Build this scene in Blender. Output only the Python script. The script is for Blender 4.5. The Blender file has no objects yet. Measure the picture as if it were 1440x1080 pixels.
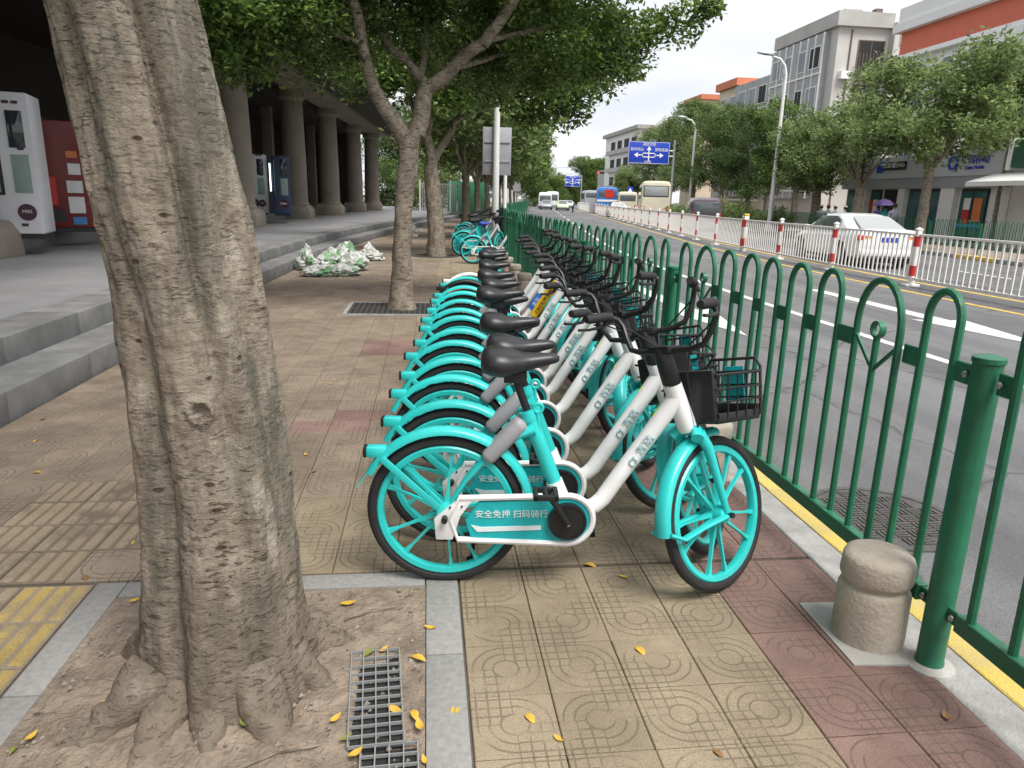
import bpy, bmesh, math, random
import numpy as np
from mathutils import Vector, Matrix
random.seed(7); rng = np.random.default_rng(7)
S = bpy.context.scene
COL = S.collection
R = math.radians

# ---------------------------------------------------------------- camera
CAM_H, F_PX, ROLL, VP = 1.5, 1000.0, 1.5, (600.0, 275.0)
_r = R(ROLL)
_d = np.array([(VP[0]-720)/F_PX, (540-VP[1])/F_PX, 1.0]); _d /= np.linalg.norm(_d)
_t = math.atan((_d[0]*math.sin(_r)+_d[1]*math.cos(_r))/_d[2])
_up = np.array([math.cos(_t)*math.sin(_r), math.cos(_t)*math.cos(_r), -math.sin(_t)])
_X = np.cross(_d, _up)
if _X[0] < 0: _X = -_X
MC = np.stack([_X, _d, _up])
cam_data = bpy.data.cameras.new('camera'); cam = bpy.data.objects.new('camera', cam_data); COL.objects.link(cam)
_m = Matrix.Identity(4)
for i in range(3):
    _m[i][0] = MC[i, 0]; _m[i][1] = MC[i, 1]; _m[i][2] = -MC[i, 2]
_m[2][3] = CAM_H
cam.matrix_world = _m
cam_data.sensor_width = 36; cam_data.lens = 36*F_PX/1440; cam_data.clip_end = 2000; cam_data.clip_start = 0.05
S.camera = cam

def ray(px, py): return MC @ np.array([(px-720)/F_PX, (540-py)/F_PX, 1.0])
def at(px, py, Y):
    r = ray(px, py); k = Y/r[1]; return (r[0]*k, Y, CAM_H+r[2]*k)
def gnd(px, py, z=0.0):
    r = ray(px, py); k = (z-CAM_H)/r[2]; return (r[0]*k, r[1]*k, z)

# ---------------------------------------------------------------- sky, sun, exposure
SUN_EL, SUN_ROT = R(60), R(150)        # thin cloud: soft light from high behind the right shoulder
w = bpy.data.worlds.new('World'); S.world = w; w.use_nodes = True
nt = w.node_tree; nt.nodes.clear()
o = nt.nodes.new('ShaderNodeOutputWorld'); bg = nt.nodes.new('ShaderNodeBackground')
sky = nt.nodes.new('ShaderNodeTexSky'); sky.sky_type = 'NISHITA'; sky.sun_disc = False
sky.sun_elevation = SUN_EL; sky.sun_rotation = SUN_ROT; sky.dust_density = 3.0
tc = nt.nodes.new('ShaderNodeTexCoord'); mp = nt.nodes.new('ShaderNodeMapping'); mp.inputs['Scale'].default_value = (1.0, 1.0, 3.2)
nz = nt.nodes.new('ShaderNodeTexNoise'); nz.inputs['Scale'].default_value = 3.1; nz.inputs['Detail'].default_value = 7; nz.inputs['Roughness'].default_value = .52
cr = nt.nodes.new('ShaderNodeValToRGB')
cr.color_ramp.elements[0].position = .34; cr.color_ramp.elements[0].color = (5.7, 5.9, 6.4, 1)
cr.color_ramp.elements[1].position = .62; cr.color_ramp.elements[1].color = (7.6, 7.6, 7.75, 1)
mx = nt.nodes.new('ShaderNodeMixRGB'); mx.inputs[0].default_value = .9
nt.links.new(tc.outputs['Generated'], mp.inputs[0]); nt.links.new(mp.outputs[0], nz.inputs['Vector'])
nt.links.new(nz.outputs['Fac'], cr.inputs[0]); nt.links.new(sky.outputs[0], mx.inputs[1]); nt.links.new(cr.outputs[0], mx.inputs[2])
nt.links.new(mx.outputs[0], bg.inputs[0]); bg.inputs[1].default_value = .10; nt.links.new(bg.outputs[0], o.inputs[0])
sd = bpy.data.lights.new('sun', 'SUN'); sun = bpy.data.objects.new('sun', sd); COL.objects.link(sun)
sd.energy = 3.0; sd.angle = R(28); sd.color = (1, .965, .91)
_sdir = Vector((math.sin(SUN_ROT)*math.cos(SUN_EL), math.cos(SUN_ROT)*math.cos(SUN_EL), math.sin(SUN_EL)))
sun.rotation_euler = _sdir.to_track_quat('Z', 'Y').to_euler()
vs = S.view_settings; vs.view_transform = 'Standard'; vs.look = 'None'; vs.gamma = 1; vs.use_curve_mapping = False
vs.exposure = 0.66
try:
    S.cycles.use_denoising = True; S.cycles.max_bounces = 8; S.cycles.transparent_max_bounces = 8
except Exception: pass

# ---------------------------------------------------------------- the street's bend
def off(y):
    if y <= 10: return 0.0
    if y <= 30: return .00375*(y-10)**2
    return 1.5 + .15*(y-30)
def hdg(y):
    return 0.0 if y <= 10 else math.atan(.0075*(y-10)) if y <= 30 else math.atan(.15)

# ---------------------------------------------------------------- noise in numpy
def _hash(i, j, k, s):
    h = (i*374761393 + j*668265263 + k*2147483647 + s*1274126177) & 0xFFFFFFFF
    h = ((h ^ (h >> 13))*1274126177) & 0xFFFFFFFF
    return ((h ^ (h >> 16)) & 0xFFFF)/65535.0
def vnoise(P, s=0):
    P = np.asarray(P, float); I = np.floor(P).astype(np.int64); f = P-I; f = f*f*(3-2*f)
    out = 0
    for a in (0, 1):
        for b in (0, 1):
            for c in (0, 1):
                wgt = (f[:, 0] if a else 1-f[:, 0])*(f[:, 1] if b else 1-f[:, 1])*(f[:, 2] if c else 1-f[:, 2])
                out = out + wgt*_hash(I[:, 0]+a, I[:, 1]+b, I[:, 2]+c, s)
    return out*2-1
def fbm(P, s=0, o=4, g=.5):
    P = np.asarray(P, float); v = 0; a = 1
    for i in range(o):
        v = v + a*vnoise(P*(2**i), s+i); a *= g
    return v

# ---------------------------------------------------------------- materials
def nodes(name):
    m = bpy.data.materials.new(name); m.use_nodes = True; t = m.node_tree
    return m, t, t.nodes['Principled BSDF'], (lambda k: t.nodes.new('ShaderNode'+k)), (lambda a, b: t.links.new(a, b))
def c4(c): return (c[0], c[1], c[2], 1)
def M(name, col, rough=.55, metal=0, var=.12, vs=5, bump=0, bs=60, spec=.5, col2=None, rnd=0, stretch=None, coat=0, world=False, dist=.01, rvar=.12):
    m, t, b, N, L = nodes(name)
    tc = N('TexCoord'); src = tc.outputs['Object']
    if world:
        g = N('NewGeometry'); src = g.outputs['Position']
    if stretch:
        mp = N('Mapping'); mp.inputs['Scale'].default_value = stretch; L(src, mp.inputs[0]); src = mp.outputs[0]
    n = N('TexNoise'); n.inputs['Scale'].default_value = vs; n.inputs['Detail'].default_value = 7; n.inputs['Roughness'].default_value = .6; L(src, n.inputs['Vector'])
    r = N('ValToRGB'); r.color_ramp.elements[0].position = .3; r.color_ramp.elements[1].position = .7
    a = col2 if col2 else tuple(max(0, x*(1-var)) for x in col); z = col if col2 else tuple(min(1, x*(1+var)) for x in col)
    r.color_ramp.elements[0].color = c4(a); r.color_ramp.elements[1].color = c4(z); L(n.outputs['Fac'], r.inputs[0])
    out = r.outputs[0]
    if rnd:
        oi = N('ObjectInfo'); mr = N('MapRange'); mr.inputs['To Min'].default_value = 1-rnd; mr.inputs['To Max'].default_value = 1+rnd
        L(oi.outputs['Random'], mr.inputs['Value']); hs = N('HueSaturation'); L(mr.outputs[0], hs.inputs['Value']); L(out, hs.inputs['Color']); out = hs.outputs[0]
    L(out, b.inputs['Base Color'])
    mr = N('MapRange'); mr.inputs['To Min'].default_value = max(0, rough-rvar); mr.inputs['To Max'].default_value = min(1, rough+rvar)
    L(n.outputs['Fac'], mr.inputs['Value']); L(mr.outputs[0], b.inputs['Roughness'])
    b.inputs['Metallic'].default_value = metal; b.inputs['Specular IOR Level'].default_value = spec
    if coat: b.inputs['Coat Weight'].default_value = coat; b.inputs['Coat Roughness'].default_value = .08
    if bump:
        n2 = N('TexNoise'); n2.inputs['Scale'].default_value = bs; n2.inputs['Detail'].default_value = 6; L(src, n2.inputs['Vector'])
        bp = N('Bump'); bp.inputs['Strength'].default_value = bump; bp.inputs['Distance'].default_value = dist; L(n2.outputs['Fac'], bp.inputs['Height']); L(bp.outputs[0], b.inputs['Normal'])
    return m
def glow(name, col, st):
    m, t, b, N, L = nodes(name); b.inputs['Base Color'].default_value = c4(col)
    b.inputs['Emission Color'].default_value = c4(col); b.inputs['Emission Strength'].default_value = st; return m
def glassy(name, col, rough=.06, alpha=None):
    m, t, b, N, L = nodes(name); b.inputs['Base Color'].default_value = c4(col); b.inputs['Roughness'].default_value = rough
    b.inputs['Specular IOR Level'].default_value = .7
    if alpha is not None: b.inputs['Alpha'].default_value = alpha
    return m

# ---------------------------------------------------------------- mesh collecting
class MB:
    def __init__(s): s.v = []; s.f = []
    def add(s, vs, fs):
        n = len(s.v); s.v += [tuple(p) for p in vs]; s.f += [tuple(i+n for i in q) for q in fs]; return s
    def box(s, c, d, m=None):
        x, y, z = d[0]/2, d[1]/2, d[2]/2
        p = [Vector((a*x, b*y, e*z)) for a in (-1, 1) for b in (-1, 1) for e in (-1, 1)]
        if m is not None: p = [m @ q for q in p]
        return s.add([(q[0]+c[0], q[1]+c[1], q[2]+c[2]) for q in p], [(0, 1, 3, 2), (4, 6, 7, 5), (0, 4, 5, 1), (2, 3, 7, 6), (0, 2, 6, 4), (1, 5, 7, 3)])
    def b2(s, a, b): return s.box([(a[i]+b[i])/2 for i in range(3)], [abs(b[i]-a[i]) for i in range(3)])
    def loft(s, rings, cap=True, close=False):
        n = len(rings[0]); k = len(rings); fs = []
        for i in range(k if close else k-1):
            a, b = i*n, ((i+1) % k)*n
            for j in range(n):
                fs.append((a+j, a+(j+1) % n, b+(j+1) % n, b+j))
        if cap and not close:
            fs.append(tuple(range(n-1, -1, -1))); fs.append(tuple(range((k-1)*n, k*n)))
        return s.add([p for r in rings for p in r], fs)
    def tube(s, path, rad, n=8, cap=True, flat=1.0, close=False):
        P = [Vector(p) for p in path]; k = len(P)
        rr = rad if hasattr(rad, '__len__') else [rad]*k
        rings = []; ref = None
        for i in range(k):
            if close: t = P[(i+1) % k]-P[i-1]
            else: t = (P[min(i+1, k-1)]-P[max(i-1, 0)])
            t.normalize()
            if ref is None:
                ref = Vector((0, 0, 1)) if abs(t.z) < .9 else Vector((0, 1, 0))
            u = ref - t*ref.dot(t)
            if u.length < 1e-5: u = t.orthogonal()
            u.normalize(); v = t.cross(u); ref = u
            rings.append([P[i]+u*(math.cos(2*math.pi*j/n)*rr[i])+v*(math.sin(2*math.pi*j/n)*rr[i]*flat) for j in range(n)])
        return s.loft(rings, cap, close)
    def lathe(s, prof, n=24, axis='z', c=(0, 0, 0), close=False):
        rings = []
        for (r, h) in prof:
            ring = []
            for j in range(n):
                a = 2*math.pi*j/n; x, y = r*math.cos(a), r*math.sin(a)
                p = (x, y, h) if axis == 'z' else (x, h, y) if axis == 'y' else (h, x, y)
                ring.append((p[0]+c[0], p[1]+c[1], p[2]+c[2]))
            rings.append(ring)
        return s.loft(rings, not close, close)
    def torus(s, R_, r, n=32, m=8, axis='y', c=(0, 0, 0)):
        return s.lathe([(R_+r*math.cos(2*math.pi*i/m), r*math.sin(2*math.pi*i/m)) for i in range(m)], n, axis, c, True)
    def prism(s, pts, a, b, axis='y'):
        n = len(pts)
        def q(p, h): return (p[0], h, p[1]) if axis == 'y' else (p[0], p[1], h) if axis == 'z' else (h, p[0], p[1])
        return s.add([q(p, a) for p in pts]+[q(p, b) for p in pts], [tuple(range(n)), tuple(range(2*n-1, n-1, -1))]+[(i, i+n, (i+1) % n+n, (i+1) % n) for i in range(n)])
    def xf(s, m): s.v = [tuple(m @ Vector(p)) for p in s.v]; return s
    def mesh(s, name, smooth=True, bevel=0, seg=2, ang=35):
        me = bpy.data.meshes.new(name); me.from_pydata(s.v, [], s.f); me.update()
        bm = bmesh.new(); bm.from_mesh(me); bmesh.ops.recalc_face_normals(bm, faces=bm.faces)
        if bevel:
            ed = [e for e in bm.edges if len(e.link_faces) == 2 and e.calc_face_angle(0) > R(30)]
            bmesh.ops.bevel(bm, geom=ed, offset=bevel, segments=seg, affect='EDGES', profile=.5, clamp_overlap=True)
        bm.to_mesh(me); bm.free()
        if smooth:
            me.shade_smooth()
            try: me.set_sharp_from_angle(angle=R(ang))
            except Exception: pass
        return me

def ob(name, me, mat, parent=None, loc=None, rz=0, mtx=None):
    if isinstance(me, MB): me = me.mesh(name)
    x = bpy.data.objects.new(name, me); COL.objects.link(x)
    if me is not None and mat is not None:
        if len(me.materials) == 0: me.materials.append(mat)
        elif me.materials[0] is not mat:
            x.material_slots[0].link = 'OBJECT'; x.material_slots[0].material = mat
    if parent: x.parent = parent
    if loc is not None: x.location = loc
    if rz: x.rotation_euler = (0, 0, rz)
    if mtx is not None: x.matrix_local = mtx
    return x
def tag(x, label=None, cat=None, group=None, kind=None):
    if label: x['label'] = label
    if cat: x['category'] = cat
    if group: x['group'] = group
    if kind: x['kind'] = kind
    return x
def thing(name, label, cat, loc=(0, 0, 0), rz=0, group=None):
    x = bpy.data.objects.new(name, None); COL.objects.link(x); x.location = loc; x.rotation_euler = (0, 0, rz); x.empty_display_size = .1
    return tag(x, label, cat, group)
def struct(name, me, mat): return tag(ob(name, me, mat), kind='structure')
CACHE = {}
def cached(key, fn):
    if key not in CACHE: CACHE[key] = fn()
    return CACHE[key]
def copy_tree(o, parent=None):
    c = o.copy(); COL.objects.link(c); c.parent = parent
    for ch in o.children: copy_tree(ch, c)
    return c
ORD = ['first', 'second', 'third', 'fourth', 'fifth', 'sixth', 'seventh', 'eighth', 'ninth', 'tenth', 'eleventh', 'twelfth', 'thirteenth', 'fourteenth', 'fifteenth', 'sixteenth', 'seventeenth', 'eighteenth', 'nineteenth', 'twentieth']

def textmesh(s, size=.1, ext=.001):
    def f():
        cu = bpy.data.curves.new('txt', 'FONT'); cu.body = s; cu.size = size; cu.extrude = ext; cu.align_x = 'CENTER'; cu.align_y = 'CENTER'; cu.resolution_u = 3
        x = bpy.data.objects.new('txt', cu); COL.objects.link(x)
        dg = bpy.context.evaluated_depsgraph_get(); dg.update()
        me = bpy.data.meshes.new_from_object(x.evaluated_get(dg)); bpy.data.objects.remove(x); me.materials.clear(); return me
    return cached(('txt', s, size, ext), f)
def frame_m(o_, xd, yd):
    x = Vector(xd).normalized(); y = Vector(yd); y = (y-x*y.dot(x)).normalized(); z = x.cross(y)
    m = Matrix.Identity(4)
    for i in range(3): m[i][0] = x[i]; m[i][1] = y[i]; m[i][2] = z[i]; m[i][3] = o_[i]
    return m
def text(s, size, mat, parent, o_, xd, yd, name='lettering', ext=.001):
    return ob(name, textmesh(s, size, ext), mat, parent, mtx=frame_m(o_, xd, yd))
# ================================================================ shared materials
ASPH = M('asphalt', (.15, .15, .155), .85, var=.2, vs=.6, bump=.5, bs=180, world=True, dist=.01)
def asphalt():
    m, t, b, N, L = nodes('asphalt'); g = N('NewGeometry')
    def nz(sc, stretch, det=7):
        mp = N('Mapping'); mp.inputs['Scale'].default_value = stretch; L(g.outputs['Position'], mp.inputs[0]); n = N('TexNoise'); n.inputs['Scale'].default_value = sc; n.inputs['Detail'].default_value = det; n.inputs['Roughness'].default_value = .62; L(mp.outputs[0], n.inputs['Vector']); return n.outputs['Fac']
    def ramp(f, a, ca, bb, cb):
        r = N('ValToRGB'); e = r.color_ramp.elements; e[0].position = a; e[0].color = c4(ca); e[1].position = bb; e[1].color = c4(cb); L(f, r.inputs[0]); return r.outputs[0]
    def mul(a, bb, f):
        m_ = N('MixRGB'); m_.blend_type = 'MULTIPLY'; m_.inputs[0].default_value = f; L(a, m_.inputs[1]); L(bb, m_.inputs[2]); return m_.outputs[0]
    c = ramp(nz(120, (1, 1, 1), 3), .3, (.115, .115, .12), .7, (.205, .205, .21))
    c = mul(c, ramp(nz(1.1, (1, .06, 1)), .35, (.66, .66, .66), .65, (1.12, 1.12, 1.12)), .9)     # wheel tracks along the lanes
    c = mul(c, ramp(nz(.5, (1, .5, 1), 9), .38, (.68, .68, .69), .56, (1, 1, 1)), .8)             # old patches
    v = N('TexVoronoi'); v.feature = 'DISTANCE_TO_EDGE'; v.inputs['Scale'].default_value = .45; mp = N('Mapping'); L(g.outputs['Position'], mp.inputs[0]); ad = N('MixRGB'); ad.blend_type = 'ADD'; ad.inputs[0].default_value = .35; nn = N('TexNoise'); nn.inputs['Scale'].default_value = 2.5; nn.inputs['Detail'].default_value = 6; L(mp.outputs[0], nn.inputs['Vector']); L(mp.outputs[0], ad.inputs[1]); L(nn.outputs['Color'], ad.inputs[2]); L(ad.outputs[0], v.inputs['Vector'])
    c = mul(c, ramp(v.outputs['Distance'], .004, (.45, .45, .45), .012, (1, 1, 1)), .7)           # hairline cracks
    L(c, b.inputs['Base Color']); b.inputs['Roughness'].default_value = .86
    n2 = N('TexNoise'); n2.inputs['Scale'].default_value = 170; n2.inputs['Detail'].default_value = 4; L(g.outputs['Position'], n2.inputs['Vector']); bp = N('Bump'); bp.inputs['Strength'].default_value = .6; bp.inputs['Distance'].default_value = .01; L(n2.outputs['Fac'], bp.inputs['Height']); L(bp.outputs[0], b.inputs['Normal']); return m
ASPH = asphalt()
CONC = M('concrete', (.34, .33, .31), .85, var=.2, vs=3, bump=.35, bs=50)
KERB = M('kerb_concrete', (.29, .285, .275), .85, var=.3, vs=6, bump=.5, bs=70)
GRANITE = M('granite', (.255, .25, .24), .75, var=.16, vs=45, bump=.25, bs=120)
PLAZA = M('plaza_stone', (.20, .20, .205), .62, var=.22, vs=.7, bump=.2, bs=30, world=True)
MORTAR = M('mortar', (.10, .085, .07), .95, var=.3, vs=4, world=True)
WHITE_LINE = M('road_paint_white', (.70, .70, .68), .7, col2=(.40, .40, .395), vs=9, bump=.3, bs=150)
YELLOW_LINE = M('road_paint_yellow', (.62, .42, .07), .7, var=.18, vs=4, bump=.3, bs=150)
BLACK = M('black_plastic', (.012, .012, .013), .42, var=.2, bump=.08, bs=300)
STEEL = M('galvanised_steel', (.42, .43, .44), .42, metal=.75, var=.12)
WHITE_P = M('white_paint', (.78, .78, .77), .4, var=.05)
DARK = M('dark_recess', (.02, .019, .018), .8, var=.2)
GLASS = glassy('dark_glass', (.03, .04, .045), .05)
RED_P = M('red_paint', (.55, .03, .025), .45, var=.08)
RUBBER = M('rubber', (.018, .018, .019), .75, var=.25, vs=20, bump=.2, bs=90)

def tile_mat(name, c1, c2, far, pattern=True, paint=None):
    m, t, b, N, L = nodes(name)
    uv = N('UVMap'); sep = N('SeparateXYZ'); L(uv.outputs[0], sep.inputs[0])
    def math_(op, a, bb=None, cl=False):
        n = N('Math'); n.operation = op; n.use_clamp = cl
        for i, q in enumerate((a, bb)):
            if q is None: continue
            if isinstance(q, (int, float)): n.inputs[i].default_value = q
            else: L(q, n.inputs[i])
        return n.outputs[0]
    x = math_('SUBTRACT', sep.outputs[0], .5); y = math_('SUBTRACT', sep.outputs[1], .5)
    r = math_('SQRT', math_('ADD', math_('MULTIPLY', x, x), math_('MULTIPLY', y, y)))
    def line(v, c, wd): return math_('LESS_THAN', math_('ABSOLUTE', math_('SUBTRACT', v, c)), wd)
    quad = math_('GREATER_THAN', math_('MULTIPLY', x, y), 0.0)
    arcs = math_('ADD', line(r, .30, .013), line(r, .43, .013), True)
    gx = math_('LESS_THAN', math_('ABSOLUTE', math_('SUBTRACT', math_('FRACT', math_('MULTIPLY', math_('ADD', x, .5), 7.0)), .5)), .085)
    gy = math_('LESS_THAN', math_('ABSOLUTE', math_('SUBTRACT', math_('FRACT', math_('MULTIPLY', math_('ADD', y, .5), 7.0)), .5)), .085)
    grid = math_('MULTIPLY', math_('ADD', gx, gy, True), math_('GREATER_THAN', r, .17))
    mixn = math_('ADD', math_('MULTIPLY', arcs, quad), math_('MULTIPLY', grid, math_('SUBTRACT', 1.0, quad)), True)
    groove = math_('ADD', mixn, line(r, .165, .012), True)
    g = N('NewGeometry'); nz = N('TexNoise'); nz.inputs['Scale'].default_value = 3.0; nz.inputs['Detail'].default_value = 8; nz.inputs['Roughness'].default_value = .65; L(g.outputs['Position'], nz.inputs['Vector'])
    nf = N('TexNoise'); nf.inputs['Scale'].default_value = 160; nf.inputs['Detail'].default_value = 4; L(g.outputs['Position'], nf.inputs['Vector'])
    rp = N('ValToRGB'); rp.color_ramp.elements[0].position = .32; rp.color_ramp.elements[1].position = .68
    rp.color_ramp.elements[0].color = c4(c2); rp.color_ramp.elements[1].color = c4(c1); L(nz.outputs['Fac'], rp.inputs[0])
    hs = N('HueSaturation')
    if not pattern:      # yellow paint left on the raised bars only, worn through in places
        ym = N('MixRGB'); ym.inputs[2].default_value = c4(paint); nw = N('ValToRGB'); nw.color_ramp.elements[0].position = .36; nw.color_ramp.elements[1].position = .5; L(nz.outputs['Fac'], nw.inputs[0])
        L(math_('MULTIPLY', math_('GREATER_THAN', sep.outputs[1], 1.5), nw.outputs[0]), ym.inputs[0]); L(rp.outputs[0], ym.inputs[1]); rp = ym
    if far: rn = g.outputs['Random Per Island']
    else: rn = N('ObjectInfo').outputs['Random']
    mr = N('MapRange'); mr.inputs['To Min'].default_value = .9; mr.inputs['To Max'].default_value = 1.1; L(rn, mr.inputs['Value']); L(mr.outputs[0], hs.inputs['Value'])
    sp = N('MixRGB'); sp.blend_type = 'MULTIPLY'; sp.inputs[0].default_value = .4; L(rp.outputs[0], sp.inputs[1])
    fr = N('ValToRGB'); fr.color_ramp.elements[0].position = .35; fr.color_ramp.elements[1].position = .6; fr.color_ramp.elements[0].color = (.35, .33, .3, 1); L(nf.outputs['Fac'], fr.inputs[0]); L(fr.outputs[0], sp.inputs[2])
    ns = N('TexNoise'); ns.inputs['Scale'].default_value = .85; ns.inputs['Detail'].default_value = 9; ns.inputs['Roughness'].default_value = .72; L(g.outputs['Position'], ns.inputs['Vector'])
    rs = N('ValToRGB'); rs.color_ramp.elements[0].position = .36; rs.color_ramp.elements[1].position = .56; rs.color_ramp.elements[0].color = (.62, .60, .58, 1); L(ns.outputs['Fac'], rs.inputs[0])
    st_ = N('MixRGB'); st_.blend_type = 'MULTIPLY'; st_.inputs[0].default_value = .8; L(sp.outputs[0], st_.inputs[1]); L(rs.outputs[0], st_.inputs[2]); L(st_.outputs[0], hs.inputs['Color'])
    wear = N('ValToRGB'); wear.color_ramp.elements[0].position = .38; wear.color_ramp.elements[1].position = .5
    n3 = N('TexNoise'); n3.inputs['Scale'].default_value = 5.5; n3.inputs['Detail'].default_value = 3; L(g.outputs['Position'], n3.inputs['Vector']); L(n3.outputs['Fac'], wear.inputs[0])
    gw = math_('MULTIPLY', groove, wear.outputs[0]) if pattern else math_('MULTIPLY', groove, 0.0)
    dm = N('MixRGB'); dm.inputs[2].default_value = (.085, .066, .05, 1); L(math_('MULTIPLY', gw, .55), dm.inputs[0]); L(hs.outputs[0], dm.inputs[1])
    L(dm.outputs[0], b.inputs['Base Color']); b.inputs['Roughness'].default_value = .82; b.inputs['Specular IOR Level'].default_value = .3
    h = math_('ADD', math_('MULTIPLY', gw, -1.0), math_('MULTIPLY', nf.outputs['Fac'], .25))
    bp = N('Bump'); bp.inputs['Strength'].default_value = .7; bp.inputs['Distance'].default_value = .004; L(h, bp.inputs['Height']); L(bp.outputs[0], b.inputs['Normal'])
    return m
BUFF, BUFF2 = (.35, .287, .20), (.275, .222, .155)
REDC, RED2 = (.30, .195, .165), (.235, .15, .13)
WORN, WORN2 = (.32, .258, .195), (.25, .20, .15)
TM = {}
for k_, a_, b_ in (('buff', BUFF, BUFF2), ('red', REDC, RED2), ('worn', WORN, WORN2)):
    TM[k_] = tile_mat('tile_'+k_, a_, b_, False); TM[k_+'_far'] = tile_mat('tile_'+k_+'_far', a_, b_, True)
TM['guide'] = tile_mat('tile_guide', WORN, WORN2, False, False, (.44, .33, .12))
TM['guideworn'] = tile_mat('tile_guide_worn', WORN2, (.18, .145, .11), False, False, (.36, .29, .20))

# ================================================================ ground sheets
def strip(x0, x1, z, y0, y1, step=2.0, nx=1):
    mb = MB(); ys = np.arange(y0, y1+.01, step); vs = []; fs = []
    for y in ys:
        for i in range(nx+1): vs.append((x0+(x1-x0)*i/nx+off(y), y, z))
    for j in range(len(ys)-1):
        for i in range(nx):
            a = j*(nx+1)+i; fs.append((a, a+1, a+nx+2, a+nx+1))
    return mb.add(vs, fs)
GROUND = M('earth', (.10, .11, .07), .95, var=.3, vs=.15, world=True)
struct('ground', MB().add([(-900, -300, -.3), (1100, -300, -.3), (1100, 1500, -.3), (-900, 1500, -.3)], [(0, 1, 2, 3)]).mesh('ground', False), GROUND)
struct('road', strip(1.9, 17.6, -.13, -14, 300), ASPH)
pave = struct('pavement', strip(-2.75, 1.9, -.011, -8, 300), MORTAR)
PAVE_R = M('far_paving', (.30, .24, .20), .85, var=.18, vs=2, bump=.2, bs=20, world=True)
struct('far_pavement', strip(17.8, 62, .0, -14, 300, 2, 2), PAVE_R)

# ---- paving tiles: the largest in view one by one, the rest as one mass
PT = .257; XL = .123
def tile_mesh(kind, flip):
    def f():
        g = .0016; hgt = .012; ch = .003; a = PT/2-g; i = a-ch
        vs = [(-a, -a, -hgt), (a, -a, -hgt), (a, a, -hgt), (-a, a, -hgt), (-a, -a, -ch), (a, -a, -ch), (a, a, -ch), (-a, a, -ch), (-i, -i, 0), (i, -i, 0), (i, i, 0), (-i, i, 0)]
        fs = [(8, 9, 10, 11)]+[(4+j, 4+(j+1) % 4, 8+(j+1) % 4, 8+j) for j in range(4)]+[(j, (j+1) % 4, 4+(j+1) % 4, 4+j) for j in range(4)]
        if kind.startswith('guide'):
            for q in range(4):
                cx = -a+(q+.5)*2*a/4; w0, w1 = .021, .015; l0 = a-.012; n = len(vs)
                vs += [(cx-w0, -l0, 0), (cx+w0, -l0, 0), (cx+w0, l0, 0), (cx-w0, l0, 0), (cx-w1, -l0+.006, .0075), (cx+w1, -l0+.006, .0075), (cx+w1, l0-.006, .0075), (cx-w1, l0-.006, .0075)]
                fs += [(n+4, n+5, n+6, n+7)]+[(n+j, n+(j+1) % 4, n+4+(j+1) % 4, n+4+j) for j in range(4)]
        me = bpy.data.meshes.new('tile'); me.from_pydata(vs, [], fs); uv = me.uv_layers.new(name='UVMap')
        for p in me.polygons:
            for li in p.loop_indices:
                v = me.vertices[me.loops[li].vertex_index].co; u = v.x/PT+.5
                uv.data[li].uv = (1-u if flip else u, v.y/PT+.5) if p.index < 9 else (u, 2.0)
        me.materials.append(TM[kind]); return me
    return cached(('tile', kind, flip), f)
tiles = []
def tkind(x, y):
    if x > 1.14: return 'red'
    if x < -1.3 and x > -1.85: return 'guide' if (y < 2.62 and x > -1.62) else 'guideworn' if y < 3.75 else 'worn'
    if -1.3 < x < -1.0 and 2.9 < y < 3.75: return 'guideworn'
    if 4.4 < y < 5.0 and -1.0 < x < .0: return 'red' if (int(x*9)+int(y*5)) % 3 else 'worn'
    if 6.9 < y < 7.5 and -.6 < x < .0: return 'red'
    if x > .1 or (y < 3.5 and x > -.9): return 'buff'
    return 'worn'
rows_near = [2.655-PT*(k+.5) for k in range(7)]
for y in rows_near:
    for k in range(6): tiles.append((XL+PT*(k+.5), y))
    for k in range(6): tiles.append((-1.295-PT*(k+.5), y))
y = 2.68+PT/2
while y < 46:
    for k in range(-11, 6): tiles.append((XL+PT*(k+.5), y))
    y += PT
near = [t for t in tiles if t[1] < 2.66]; rest = sorted([t for t in tiles if t[1] >= 2.66], key=lambda t: t[1])
own = near+rest[:300-len(near)]; mass = rest[300-len(near):]
PLATE = lambda x, y: 1.42 < x and 1.93 < y < 2.30
for (x, y) in own:
    k_ = tkind(x, y)
    t_ = ob('tile', tile_mesh(k_, (int(round((x-XL)/PT-.5))+int(round(y/PT))) % 2 == 0), None, pave, (x, y, random.uniform(-.0012, .0012)))
    t_.rotation_euler = (random.gauss(0, .0025), random.gauss(0, .0025), random.gauss(0, .003))
for kind in ('buff', 'red', 'worn'):
    V = []; Fc = []; UV = []
    for (x, y) in mass:
        kk = tkind(x, y)
        if kk.replace('guideworn', 'worn').replace('guide', 'worn') != kind: continue
        X = x+off(y); a = PT/2-.0022; n = len(V); z = random.uniform(-.0012, .0012)
        V += [(X-a, y-a, z), (X+a, y-a, z), (X+a, y+a, z), (X-a, y+a, z), (X-a-.001, y-a, z-.011), (X+a+.001, y-a, z-.011), (X+a, y+a, z-.011), (X-a, y+a, z-.011)]
        Fc += [(n, n+1, n+2, n+3)]+[(n+4+j, n+4+(j+1) % 4, n+(j+1) % 4, n+j) for j in range(4)]
        fl = random.random() < .5
        u = [(0, 0), (1, 0), (1, 1), (0, 1)]
        if fl: u = [(1-q[0], q[1]) for q in u]
        UV += u+[(.5, .5)]*16
    me = bpy.data.meshes.new('tiles'); me.from_pydata(V, [], Fc); uv = me.uv_layers.new(name='UVMap')
    uv.data.foreach_set('uv', np.array(UV, dtype=np.float32).ravel())
    tag(ob('tile', me, TM[kind+'_far'], pave), kind='stuff')

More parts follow.
